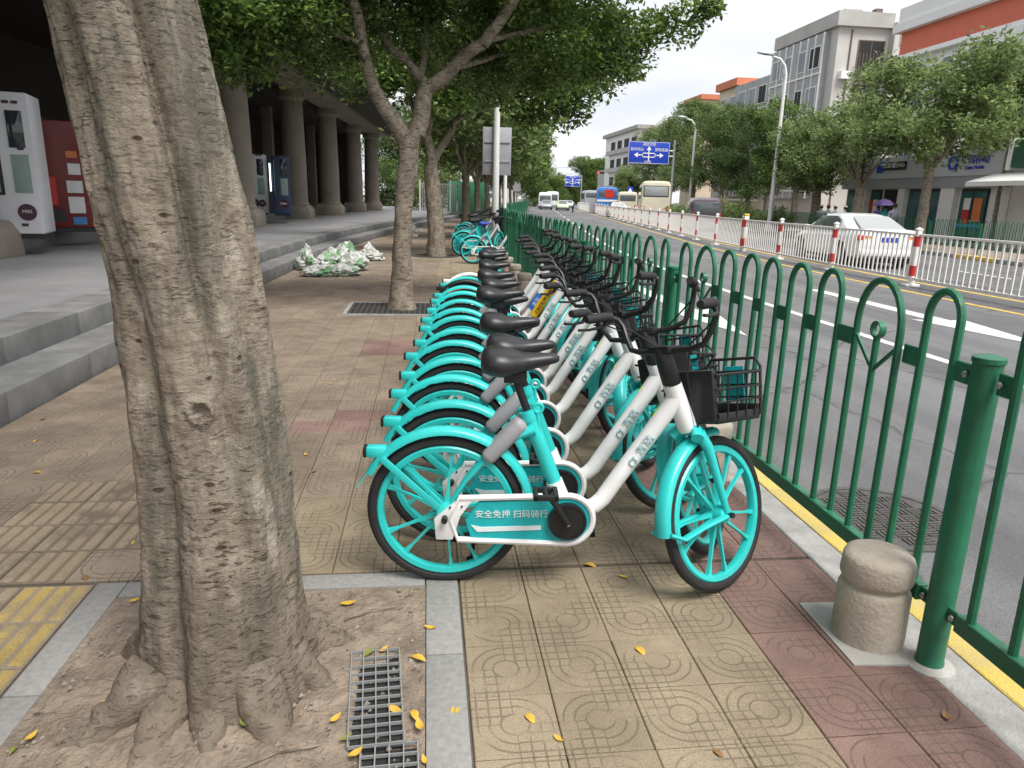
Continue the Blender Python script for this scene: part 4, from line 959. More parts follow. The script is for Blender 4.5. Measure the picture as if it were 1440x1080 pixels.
# white building with an orange band behind the shops
WHR = M('white_render', (.74, .74, .73), .8, var=.06, vs=.6); ORB = M('orange_band', (.60, .15, .09), .75, var=.08, vs=1)
g4 = building('office_building', 'white building with an orange band below its roof behind the shops', 27.4, 42, 10, 39.4, 10.6, WHR)
pt(g4, 'band', (27.2, 9.8, 10.6), (42.2, 39.6, 12.0), ORB); pt(g4, 'cornice', (26.8, 9.4, 12.0), (42.6, 40, 12.5), WHR); pt(g4, 'moulding', (27.0, 9.6, 10.4), (42.4, 39.8, 10.65), WHITE_P); pt(g4, 'parapet', (27.0, 9.6, 12.5), (42.4, 39.8, 13.4), WHR)
for (a, b) in ((33.4, 35.6), (29.6, 32.6), (25.6, 28.6), (21, 24), (37.0, 38.2)):
    win_x(g4, 27.4, a, b, 7.6, 9.9, WGLASS, WHITE_P, 2); win_x(g4, 27.4, a, b, 4.6, 6.5, WGLASS, WHITE_P, 2)
pt(g4, 'bay', (26.7, 29.2, 7.2), (27.4, 33.0, 10.3), WHR)
g4.location = g4.location+Vector((2.2, 5.6, 0))
# far white block
g5 = building('block_of_flats', 'white block of flats with balconies far along the road', 33.6, 40, 116, 138, 12.6, WHR)
pt(g5, 'roof_slab', (33.0, 115.5, 12.6), (40.5, 138.5, 13.2), CONC)
for fl in range(4):
    z = 9.6-3*fl
    for a in (117.5, 122, 126.5, 131): win_x(g5, 33.6, a, a+2.8, z+.4, z+2.0, DARK, GREYW)
    pt(g5, 'balcony', (32.9, 117, z-.2), (33.6, 135, z+.5), GREYW)
for k, (x, y, hgt, wd) in enumerate([(45, 180, 9, 14), (14, 240, 7, 16), (52, 230, 14, 18)]):
    q = building('distant_building', ['pale distant building beyond the crossing', 'low distant building at the end of the road', 'distant block beyond the second road sign'][k], x, x+wd, y, y+12, hgt, PALEW if k else GREYW)
    for j in range(3):
        for i in range(3): win_y(q, y, x+1+i*wd/3.4, x+2.6+i*wd/3.4, 1.4+j*hgt/3.4, 2.8+j*hgt/3.4, bars=0)
# ---- shop row in front of the white building
FASC = M('fascia_grey', (.50, .51, .55), .5, var=.06, vs=.8); FASC2 = M('fascia_dark', (.32, .33, .36), .5, var=.06)
SIGNB = M('sign_blue', (.012, .05, .42), .45, var=.05); SIGNK = M('sign_black', (.02, .02, .022), .5); SIGNG = M('sign_green', (.02, .085, .045), .5, var=.12); TXW = M('sign_white', (.8, .8, .8), .5, var=.03); TXG = M('sign_cream', (.65, .6, .45), .5)
GLS = glassy('shop_glass', (.03, .10, .11), .08); PREDM = M('poster_red', (.5, .03, .03), .5); POR = M('poster_orange', (.6, .18, .05), .5); PBL = M('poster_blue', (.05, .3, .55), .5); PWH = M('poster_white', (.7, .7, .7), .5)
sh = building('shop', 'single storey bank front with grey fascia and blue lettering', 24.0, 27.3, 27.9, 39.8, 3.9, WHR)
pt(sh, 'fascia', (23.6, 27.95, 2.95), (24.0, 39.9, 4.0), FASC); pt(sh, 'lower_fascia', (23.65, 27.97, 2.45), (24.0, 39.85, 2.95), FASC2)
for (a, b) in ((38.3, 39.6), (36.5, 37.4), (31.8, 34.2), (29.0, 30.6)):
    fr_ = pt(sh, 'shop_window', (23.92, a, .1), (24.0, b, 2.4), SIGNK)
    k = 2 if b-a > 1 else 1
    for i in range(k): ob('pane', MB().b2((23.90, a+.05+(b-a)*i/k, .2), (23.925, a-.05+(b-a)*(i+1)/k, 2.3)), GLS, fr_)
pt(sh, 'entrance', (23.9, 34.9, .05), (24.0, 36.2, 2.4), DARK)
for (a, b, z0, z1, m_) in ((38.7, 39.0, 1.2, 2.0, PBL), (37.0, 37.35, 1.3, 1.9, PREDM), (36.6, 37.0, 1.1, 1.9, PWH), (32.7, 33.3, 1.0, 2.1, PBL), (29.9, 30.3, .9, 1.5, PREDM), (29.9, 30.3, 1.5, 2.0, PWH), (29.2, 29.7, 1.0, 2.0, POR), (29.1, 30.5, .75, .88, PBL)):
    pt(sh, 'poster', (23.87, a, z0), (23.893, b, z1), m_)
pt(sh, 'pillar', (23.7, 34.3, 0), (24.0, 34.8, 2.45), WHR); pt(sh, 'pillar', (23.7, 30.8, 0), (24.0, 31.7, 2.45), WHR); pt(sh, 'pillar', (23.7, 37.6, 0), (24.0, 38.2, 2.45), WHR)
def xtext(t, s, size, mat, x, y, z): return text(s, size, mat, t, Vector((x, y, z))-t.location, (0, -1, 0), (0, 0, 1), ext=.01)
pt(sh, 'sign_icon', (23.52, 36.1, 3.25), (23.6, 36.6, 3.8), SIGNB); pt(sh, 'sign_panel', (23.54, 34.3, 3.35), (23.6, 36.05, 3.75), SIGNK); xtext(sh, '营业厅服务中心', .24, TXW, 23.53, 35.2, 3.56)
lg = ob('sign_emblem', MB().lathe([(.3, -.05), (.3, .03), (.22, .03), (.22, -.05)], 28, 'x', close=True), SIGNB, sh, Vector((23.56, 31.0, 3.52))-sh.location)
xtext(sh, '中国移动', .42, SIGNB, 23.58, 29.7, 3.6); xtext(sh, 'China Mobile', .22, SIGNB, 23.58, 29.7, 3.28)
s2 = building('shop', 'shop with a dark green sign board and a white awning', 24.0, 27.3, 19, 27.85, 4.2, WHR)
pt(s2, 'sign_board', (23.5, 19, 3.2), (24.0, 27.6, 4.25), SIGNG); pt(s2, 'sign_edge', (23.45, 27.6, 3.1), (24.0, 27.8, 4.35), WHITE_P)
lg = ob('sign_emblem', MB().lathe([(.28, -.03), (.28, .03)], 24, 'x'), TXG, s2, Vector((23.47, 26.6, 3.75))-s2.location)
xtext(s2, '龙岩小吃店', .62, TXG, 23.47, 24.4, 3.75)
pt(s2, 'opening', (23.95, 20, .05), (24.0, 26.0, 2.3), DARK); pt(s2, 'counter', (23.6, 20.6, 0), (23.95, 24, .9), SIGNG)
aw = MB(); ys = np.linspace(19, 28.4, 60)
aw.add([(23.6, y, 3.0) for y in ys]+[(22.3, y, 2.62) for y in ys]+[(22.28, y, 2.42+.03*abs(math.sin(i*1.3))) for i, y in enumerate(ys)], [(i, i+1, 61+i, 60+i) for i in range(59)]+[(60+i, 61+i, 121+i, 120+i) for i in range(59)])
ob('awning', aw, WHITE_P, s2, mtx=inv(s2))
# ================================================================ shared bicycles
TEAL = M('teal_paint', (.024, .60, .575), .34, col2=(.03, .47, .45), vs=4, coat=.2, rnd=.07, bump=.04, bs=90, rvar=.2); WBIKE = M('white_bike_paint', (.85, .85, .86), .34, col2=(.70, .695, .68), vs=5, coat=.2, rnd=.05, rvar=.2)
GREYL = M('lock_grey', (.30, .30, .32), .5, var=.1); SADM = M('saddle_vinyl', (.022, .022, .025), .36, var=.2, vs=20, bump=.12, bs=220); PRINT = M('print_teal', (.30, .48, .50), .5, var=.05)
PRW = M('print_white', (.72, .8, .8), .5, var=.04); PANEL = M('guard_panel', (.008, .40, .42), .38, var=.1, vs=30); REDL = M('rear_lens', (.10, .01, .01), .2); SIL = M('bright_metal', (.55, .55, .56), .3, metal=.9)
YEL = M('sticker_yellow', (.75, .42, .01), .5); BLU = M('sticker_royal', (.03, .15, .55), .5); ORG = M('orange_rim', (.65, .16, .01), .4); BLUS = M('blue_cover', (.02, .05, .32), .5); YGR = M('reflector_yellow', (.65, .75, .05), .4)
WR = .308
def arc(c, r, a0, a1, n=20): return [(c[0]+r*math.cos(R(a0+(a1-a0)*i/n)), 0, c[1]+r*math.sin(R(a0+(a1-a0)*i/n))) for i in range(n+1)]
def fender(c, a0, a1, rr=.338, hw=.034, n=26):
    rings = []
    for i in range(n+1):
        a = R(a0+(a1-a0)*i/n); sec = [(rr-.02, -hw), (rr-.008, -hw), (rr+.004, -hw*.7), (rr+.009, 0), (rr+.004, hw*.7), (rr-.008, hw), (rr-.02, hw), (rr-.02, hw-.004), (rr-.01, hw-.005), (rr+.004, 0), (rr-.01, -hw+.005), (rr-.02, -hw+.004)]
        rings.append([(c[0]+q*math.cos(a), y, c[1]+q*math.sin(a)) for q, y in sec])
    return MB().loft(rings)
def rim():
    b = MB().lathe([(.243, -.012), (.246, -.018), (.264, -.02), (.270, -.014), (.270, .014), (.264, .02), (.246, .018), (.243, .012)], 48, 'y', close=True)
    for k in range(10):
        a = 2*math.pi*k/10+(.09 if k % 2 else -.09); ca, sa = math.cos(a), math.sin(a)
        rings = []
        for (q, hw, hy) in ((.03, .010, .013), (.12, .0044, .008), (.20, .0038, .007), (.246, .010, .010)):
            rings.append([(q*ca-s*hw*sa, y, q*sa+s*hw*ca) for s, y in ((-1, -hy), (1, -hy), (1, hy), (-1, hy))])
        b.loft(rings)
    b.lathe([(.018, -.055), (.034, -.05), (.038, -.02), (.038, .02), (.034, .05), (.018, .055)], 20, 'y')
    return b.mesh('wheel', ang=40)
def saddle():
    st = [(.128, .04, .935, .885), (.138, .075, .960, .866), (.165, .100, .972, .858), (.205, .104, .970, .852), (.245, .088, .958, .858), (.285, .060, .949, .870), (.33, .040, .947, .885), (.38, .030, .947, .900), (.408, .022, .943, .908), (.42, .010, .935, .915)]
    rings = []
    for x, hw, zt, zb in st:
        ring = []
        for k in range(16):
            a = 2*math.pi*k/16; y = hw*math.cos(a); s = math.sin(a); z = (zt+zb)/2+(zt-zb)/2*s
            if s > 0: z -= .006*(1-abs(math.cos(a)))*(1 if hw > .05 else .3)
            ring.append((x, y, z))
        rings.append(ring)
    return MB().loft(rings).mesh('saddle', ang=70)
def bar_path(s, full=True):
    p = [(.80, 0, .965), (.808, s*.05, .962), (.818, s*.12, .962), (.825, s*.17, .975), (.835, s*.20, 1.02), (.838, s*.22, 1.07), (.825, s*.235, 1.10), (.79, s*.248, 1.112)]
    return p
def guard_pts(g):
    P = [(.05+g*.4, .215+g), (.02+g, .30), (.055+g*.4, .388-g)]
    P += [(.47+(.10-g)*math.cos(R(a)), .304+(.10-g)*math.sin(R(a))) for a in range(96, -97, -12)]
    return P
def B(key):
    return cached(('bike', key), BM[key])
BM = {
 'wheel': rim, 'tyre': lambda: MB().torus(.287, .0215, 48, 10).mesh('tyre'), 'axle': lambda: MB().lathe([(.011, -.085), (.011, .085)], 10, 'y').mesh('axle_nut'),
 'rfender': lambda: fender((0, WR), 4, 152).add([], []).mesh('rear_fender', ang=50),
 'flap': lambda: MB().add([(-.295, -.036, .475), (-.295, .036, .475), (-.335, .042, .415), (-.335, -.042, .415), (-.30, -.036, .47), (-.30, .036, .47), (-.341, .042, .413), (-.341, -.042, .413)], [(0, 1, 2, 3), (7, 6, 5, 4), (0, 4, 5, 1), (3, 2, 6, 7), (0, 3, 7, 4), (1, 5, 6, 2)]).mesh('mud_flap'),
 'rstay': lambda: MB().box((-.12, -.042, .42), (.335, .008, .028), Matrix.Rotation(R(43), 3, 'Y')).box((-.12, .042, .42), (.335, .008, .028), Matrix.Rotation(R(43), 3, 'Y')).mesh('fender_stay', bevel=.003),
 'rlight': lambda: MB().b2((-.305, -.026, .526), (-.225, .026, .570)).mesh('light_housing', bevel=.01),
 'rlens': lambda: MB().b2((-.315, -.024, .528), (-.303, .024, .568)).mesh('rear_lens', bevel=.003),
 'frame': lambda: MB().tube([(.50, 0, .312), (.545, 0, .318), (.585, 0, .336), (.615, 0, .366), (.65, 0, .425), (.70, 0, .505), (.76, 0, .60), (.82, 0, .697), (.872, 0, .782)], [.030, .031, .032, .0325, .0325, .0325, .033, .034, .037], 16).tube([(.927, 0, .655), (.922, 0, .668), (.885, 0, .755), (.848, 0, .842)], [.034, .038, .036, .035], 18).tube([(.475, 0, .30), (.45, 0, .365), (.42, 0, .437)], [.036, .0345, .033], 14).mesh('frame', ang=60),
 'seat_tube': lambda: MB().tube([(.432, 0, .405), (.37, 0, .562), (.312, 0, .705)], [.029, .028, .027], 16).tube([(.335, 0, .655), (.27, 0, .63), (.165, 0, .545), (.08, 0, .44), (.02, 0, .34)], [.024, .022, .017, .012, .011], 10, flat=2.2).mesh('seat_tube', ang=60),
 'seat_post': lambda: MB().tube([(.315, 0, .70), (.285, 0, .775), (.255, 0, .862)], .0155, 14).b2((.215, -.03, .835), (.30, .03, .875)).mesh('seat_post', ang=50),
 'clamp': lambda: MB().torus(.017, .007, 16, 8, 'y', (.347, -.012, .735)).tube([(.303, 0, .722), (.318, 0, .685)], .031, 14).tube([(.345, -.012, .72), (.352, -.014, .65), (.372, -.014, .58)], .007, 8).mesh('seat_clamp'),
 'saddle': saddle,
 'lock': lambda: MB().box((.222, -.012, .607), (.215, .085, .062), Matrix.Rotation(R(-48), 3, 'Y')).mesh('rear_lock', bevel=.026, seg=4),
 'plate': lambda: MB().prism([(.055, .385), (.12, .395), (.095, .365), (.06, .315), (.03, .215), (-.035, .215), (-.042, .30)], -.075, -.05).mesh('dropout_plate', bevel=.004),
 'guard': lambda: MB().tube([(p[0], -.068, p[1]) for p in guard_pts(0)], .0125, 8, close=True).mesh('chain_guard'),
 'panel': lambda: MB().prism([(.10, .225), (.08, .30), (.13, .372)]+[(.47+.09*math.cos(R(a)), .304+.09*math.sin(R(a))) for a in range(96, -97, -12)], -.071, -.055).mesh('guard_panel', False),
 'stripe': lambda: MB().prism([(.10, .278), (.125, .250), (.37, .262), (.37, .280), (.14, .270)], -.0735, -.070).mesh('guard_stripe', False),
 'ring': lambda: MB().lathe([(.074, -.095), (.074, -.070), (.066, -.070), (.066, -.095)], 32, 'y', (.47, 0, .304), True).lathe([(.066, -.090), (.066, -.072)], 32, 'y', (.47, 0, .304)).lathe([(.02, -.10), (.02, .08)], 14, 'y', (.47, 0, .304)).mesh('chainring'),
 'bolt': lambda: MB().lathe([(.008, -.115), (.008, -.09)], 10, 'y', (.47, 0, .304)).mesh('crank_bolt'),
 'crank': lambda: MB().tube([(.47, -.105, .304), (.42, -.108, .383), (.378, -.115, .449)], [.016, .013, .013], 8).mesh('crank'),
 'crank2': lambda: MB().tube([(.47, .085, .304), (.515, .09, .235), (.562, .095, .159)], [.016, .013, .013], 8).mesh('crank'),
 'pedal': lambda: MB().b2((-.046, -.10, -.013), (-.028, -.012, .013)).b2((.028, -.10, -.013), (.046, -.012, .013)).b2((-.046, -.10, -.011), (.046, -.086, .011)).b2((-.046, -.026, -.011), (.046, -.012, .011)).tube([(0, .0, 0), (0, -.09, 0)], .012, 8).mesh('pedal', bevel=.004),
 'kick': lambda: MB().tube([(.13, .05, .27), (.115, .08, .20), (.10, .15, .02), (.085, .165, .006)], [.011, .009, .008, .011], 8).mesh('kickstand'),
 'fork': lambda: MB().tube([(.905, -.06, .625), (.927, -.045, .648), (.932, 0, .656), (.927, .045, .648), (.905, .06, .625)], .024, 10).tube([(.925, -.052, .645), (.965, -.060, .585), (1.01, -.060, .47), (1.068, -.056, .318)], [.024, .021, .016, .013], 10).tube([(.925, .052, .645), (.965, .060, .585), (1.01, .060, .47), (1.068, .056, .318)], [.024, .021, .016, .013], 10).mesh('fork', ang=60),
 'ffender': lambda: fender((1.07, WR), 88, 186, .335, .034, 18).mesh('front_fender', ang=50),
 'fstay': lambda: MB().tube([(.745, -.036, .285), (.80, -.055, .262), (.90, -.060, .285), (1.068, -.058, .305)], .009, 8, flat=1.8).tube([(.745, .036, .285), (.80, .055, .262), (.90, .060, .285), (1.068, .058, .305)], .009, 8, flat=1.8).mesh('fender_stay'),
 'stem': lambda: MB().tube([(.852, 0, .832), (.847, 0, .846), (.80, 0, .962), (.797, 0, .972)], [.034, .036, .033, .028], 16).b2((.775, -.05, .95), (.832, .05, .978)).mesh('stem', bevel=.004),
 'bar': lambda: MB().tube(bar_path(1), .0112, 10).tube(bar_path(-1), .0112, 10).mesh('handlebar'),
 'gripL': lambda: MB().tube([(.80, .246, 1.111), (.775, .252, 1.113), (.70, .268, 1.105), (.685, .27, 1.104)], [.018, .0185, .018, .015], 12).mesh('grip'),
 'gripR': lambda: MB().tube([(.80, -.246, 1.111), (.775, -.252, 1.113), (.70, -.268, 1.105), (.685, -.27, 1.104)], [.018, .0185, .018, .015], 12).mesh('grip'),
 'lever': lambda: MB().tube([(.79, -.25, 1.10), (.775, -.27, 1.075), (.715, -.287, 1.065), (.665, -.297, 1.065)], [.012, .008, .006, .006], 8).mesh('brake_lever'),
 'leverL': lambda: MB().tube([(.79, .25, 1.10), (.775, .27, 1.075), (.715, .287, 1.065), (.665, .297, 1.065)], [.012, .008, .006, .006], 8).mesh('brake_lever'),
 'cable': lambda: MB().tube([(.79, -.25, 1.09), (.86, -.20, 1.06), (.88, -.07, .98), (.885, -.045, .86), (.92, -.055, .66)], .0035, 6).tube([(.79, .25, 1.09), (.87, .2, 1.05), (.89, .06, .96), (.88, .03, .80)], .0035, 6).mesh('brake_cable'),
 'basket': lambda: MB().b2((.915, -.125, .695), (1.185, .125, .715)).b2((1.175, -.125, .70), (1.19, .125, .755)).b2((.92, -.128, .70), (1.185, -.12, .735)).b2((.92, .12, .70), (1.185, .128, .735)).mesh('basket', bevel=.006),
 'bplate': lambda: MB().b2((.90, -.12, .70), (.93, .12, .90)).b2((.93, -.06, .74), (.95, .06, .88)).mesh('basket_back', bevel=.012),
 'bwire': lambda: (lambda b: [b.tube([(.91, -.13, z), (1.18, -.145, z+.005), (1.20, -.13, z+.005), (1.20, .13, z+.005), (1.18, .145, z+.005), (.91, .13, z)], r_, 6) for z, r_ in ((.775, .004), (.825, .004), (.878, .0055))] and [b.tube([(x, s*.128, .71), (x+.004, s*.14, .88)], .0038, 6) for x in (.97, 1.03, 1.09, 1.15) for s in (-1, 1)] and b.tube([(1.19, -.128, .71), (1.205, -.128, .90), (1.208, -.105, .935), (1.208, .105, .935), (1.205, .128, .90), (1.19, .128, .71)], .0065, 8) and [b.tube([(1.19, y, .72), (1.206, y, .93)], .0038, 6) for y in (-.065, .065)] and b.mesh('wire_rail'))(MB()),
 'bsign': lambda: MB().b2((1.208, -.045, .765), (1.216, .045, .905)).mesh('basket_sign', bevel=.004),
 'vest': lambda: MB().box((.795, -.0, .66), (.30, .006, .07), Matrix.Rotation(R(-57.5), 3, 'Y')).mesh('frame_sticker'),
}
STEER_P = Vector((.885, 0, .755)); STEER_A = Vector((-.119, 0, .296)).normalized()
def bicycle(A, head, steer, lean, label, group, detail=2, style=None, sadm=None, drop=0.0):
    t = thing('bicycle', label, 'bicycle', (A[0], A[1], 0), 0, group); t.rotation_euler = Matrix.Rotation(head, 3, 'Z').to_4x4().to_3x3().__matmul__(Matrix.Rotation(lean, 3, 'X')).to_euler()
    fen = {'white': WHITE_P, 'black': BLACK}.get(style, TEAL); rimm = ORG if style == 'black' else TEAL
    sm = Matrix.Translation(STEER_P) @ Matrix.Rotation(steer, 4, STEER_A) @ Matrix.Translation(-STEER_P)
    rw = ob('rear_wheel', B('wheel'), rimm, t, mtx=Matrix.Translation((0, 0, WR)) @ Matrix.Rotation(random.uniform(0, 6), 4, 'Y')); ob('tyre', B('tyre'), RUBBER, rw); ob('axle_nut', B('axle'), SIL, rw)
    rf = ob('rear_fender', B('rfender'), fen, t); ob('fender_stay', B('rstay'), fen, rf); ob('mud_flap', B('flap'), fen, rf)
    lh = ob('light_housing', B('rlight'), fen, rf); 
    if detail: ob('rear_lens', B('rlens'), BLACK, rf)
    fr = ob('frame', B('frame'), WBIKE, t); ob('seat_tube', B('seat_tube'), TEAL, t)
    sp = ob('seat_post', B('seat_post'), BLACK, t, (.36*drop, 0, -drop)); ob('seat_clamp', B('clamp'), TEAL, t); ob('saddle', B('saddle'), sadm or SADM, t, (.36*drop, 0, -drop)); ob('rear_lock', B('lock'), GREYL, t)
    ob('dropout_plate', B('plate'), WBIKE, t); g = ob('chain_guard', B('guard'), WBIKE, t); ob('guard_panel', B('panel'), PANEL, g); ob('guard_stripe', B('stripe'), PRW, g)
    cr = ob('chainring', B('ring'), BLACK, t); ob('crank_bolt', B('bolt'), SIL, cr)
    c1 = ob('crank', B('crank'), BLACK, t); ob('pedal', B('pedal'), BLACK, c1, (.374, -.115, .455))
    c2 = ob('crank', B('crank2'), BLACK, t); ob('pedal', B('pedal'), BLACK, c2, (.566, .095, .153), math.pi)
    ob('kickstand', B('kick'), BLACK, t)
    fk = ob('fork', B('fork'), TEAL, t, mtx=sm)
    fw = ob('front_wheel', B('wheel'), rimm, t, mtx=sm @ Matrix.Translation((1.07, 0, WR)) @ Matrix.Rotation(random.uniform(0, 6), 4, 'Y')); ob('tyre', B('tyre'), RUBBER, fw); ob('axle_nut', B('axle'), BLACK, fw)
    ff = ob('front_fender', B('ffender'), fen, t, mtx=sm); ob('fender_stay', B('fstay'), fen, ff)
    ob('stem', B('stem'), BLACK, t, mtx=sm); hb = ob('handlebar', B('bar'), BLACK, t, mtx=sm)
    for k in ('gripL', 'gripR'): ob('grip', B(k), RUBBER, hb)
    for k in ('lever', 'leverL'): ob('brake_lever', B(k), BLACK, hb)
    ob('brake_cable', B('cable'), BLACK, hb)
    bk = ob('basket', B('basket'), BLACK, t, mtx=sm @ Matrix.Translation((.035, 0, -.02))); ob('basket_back', B('bplate'), BLACK, bk); ob('wire_rail', B('bwire'), BLACK, bk); ob('basket_sign', B('bsign'), PANEL, bk)
    if detail > 1:
        text('安全免押 扫码骑行', .034, PRW, g, (.255, -.0735, .325), (1, 0, .02), (0, 0, 1), ext=.0006)
        for u, z in ((.02, .352), (.065, .357)): ob('rivet', cached('rv', lambda: MB().lathe([(.004, -.003), (.004, .003)], 8, 'y').mesh('rivet')), BLACK, g, (u, -.0765, z))
        ob('axle_bolt', cached('axb', lambda: MB().lathe([(.012, -.03), (.012, 0)], 10, 'y').mesh('axle_bolt')), BLACK, g, (.0, -.075, WR))
        if style is None or style == 'label':
            d = Vector((.12, 0, .193)).normalized(); n = Vector((-d.z, 0, d.x)); o_ = Vector((.745, -.0345, .575))
            text('青桔', .044, PRINT, fr, o_+d*.03, d, n, ext=.0015)
            ob('logo_ring', cached('lgr', lambda: MB().torus(.014, .0028, 20, 6, 'y').b2((-.004, -.002, .016), (.004, .002, .022)).mesh('logo_ring')), PRINT, fr, o_-d*.052)
            ob('reflector', MB().box((.805, 0, .735), (.06, .012, .004), Matrix.Rotation(R(-58), 3, 'Y')), YGR, fr)
        text('青桔', .045, PRW, bk, (1.217, 0, .835), (0, 1, 0), (0, 0, 1))
    if style == 'yellow': ob('frame_sticker', cached('stky', lambda: MB().tube([(.655, 0, .43), (.86, 0, .762)], .0385, 14).mesh('frame_sticker')), YEL, fr); text('扫码免押金骑行', .044, BLACK, fr, (.757, -.0395, .597), (.12, 0, .193), (-.193, 0, .12))
    if style == 'blue': ob('frame_sticker', cached('stkb', lambda: MB().tube([(.66, 0, .438), (.75, 0, .583)], .0375, 14).mesh('frame_sticker')), BLU, fr); text('单车', .05, PRW, fr, (.705, -.0385, .51), (.12, 0, .193), (-.193, 0, .12))
    return t
ROW = [(0.07, 2.59), (.11, 2.93), (.12, 3.37), (.16, 3.81), (.17, 4.25), (.22, 4.67), (.25, 5.18), (.26, 5.56), (.30, 6.05), (.34, 6.63), (.37, 7.02), (.41, 7.58), (.45, 7.88), (.49, 8.28)]
STY = {9: 'yellow', 10: 'blue', 11: 'black', 13: 'white'}
EXT = {9: ' with a yellow frame sticker', 10: ' with a blue frame sticker', 11: ' with black fenders and orange rims', 13: ' with white fenders'}
for i, a in enumerate(ROW):
    hd = R(-5.3)+random.gauss(0, R(2.2)) if i else R(-5.3); st = R(36)+random.gauss(0, R(8)) if i else R(40)
    bicycle(a, hd, st, R(-1.5)+random.gauss(0, R(1.3)), 'teal shared bicycle%s, %s in kerbside row from tree pit' % (EXT.get(i, ''), ORD[i]), 'shared bicycles parked in the kerbside row', 2 if i < 9 or i in STY else 1, STY.get(i), None, (0, .02, .0, .09, -.02, .07, .03, .0, .10, .02, .05, .0, .06, .02)[i])
# the second cluster past the trees
for i in range(8):
    y = 18.3+i*.42 if i else 16.6; x = .62+off(y)+.03*i
    if i == 0: x = 1.05
    bicycle((x, y), R(-6+random.gauss(0, 3)), R(random.choice((25, 32, 38))), R(-2), 'teal shared bicycle with a blue seat cover standing apart from both rows' if i == 0 else 'teal shared bicycle in the far cluster, %s from the leaning tree' % ORD[i-1], 'shared bicycles in the far cluster', 1, None, BLUS if i == 0 else None)
for i in range(9):
    y = 23.5+i*.75; x = .5+off(y)
    bicycle((x, y), R(-8+random.gauss(0, 4)), R(random.choice((15, 32, -12))), R(-2), 'dark looking shared bicycle crowded behind the white pole', 'shared bicycles crowded behind the white pole', 0, 'black' if i % 2 else None)
# ================================================================ vehicles
CARW = M('car_white', (.76, .76, .76), .22, var=.03, coat=.6); CARP = M('van_purple', (.09, .06, .085), .28, coat=.5); COACHC = M('coach_cream', (.60, .55, .42), .4, var=.06, vs=2); BUSB = M('bus_blue', (.03, .16, .52), .35, coat=.3); TAXG = M('taxi_green', (.55, .62, .42), .35); CARS = M('car_silver', (.42, .43, .45), .3, metal=.5)
TAIL = M('tail_lamp', (.50, .02, .02), .2); AMB = M('amber_lamp', (.75, .30, .03), .25); PLT = M('plate_blue', (.03, .07, .42), .4); RIMM = M('alloy', (.50, .50, .52), .3, metal=.8); CARGLASS = glassy('car_glass', (.10, .115, .12), .04); PALEGL = glassy('pale_glass', (.32, .34, .34), .1)
cwheel = lambda: cached('cwheel', lambda: MB().lathe([(.20, -.10), (.29, -.105), (.32, -.08), (.325, 0), (.32, .08), (.29, .105), (.20, .10)], 28, 'y').mesh('tyre'))
def crim():
    def f():
        b = MB().lathe([(.205, -.11), (.22, -.108), (.22, .108), (.205, .11)], 28, 'y', close=True)
        for k in range(10):
            a = k*math.pi/5
            b.box((.115*math.cos(a), 0, .115*math.sin(a)), (.19, .215, .028), Matrix.Rotation(-a, 3, 'Y'))
        b.lathe([(.05, -.112), (.05, .112)], 14, 'y'); return b.mesh('rim')
    return cached('crim', f)
def wheels(t, pos, s=1.0):
    for (x, y) in pos:
        w_ = ob('wheel', cwheel(), RUBBER, t, (x, y, .325*s)); w_.scale = (s, 1, s); ob('rim', crim(), RIMM, w_)
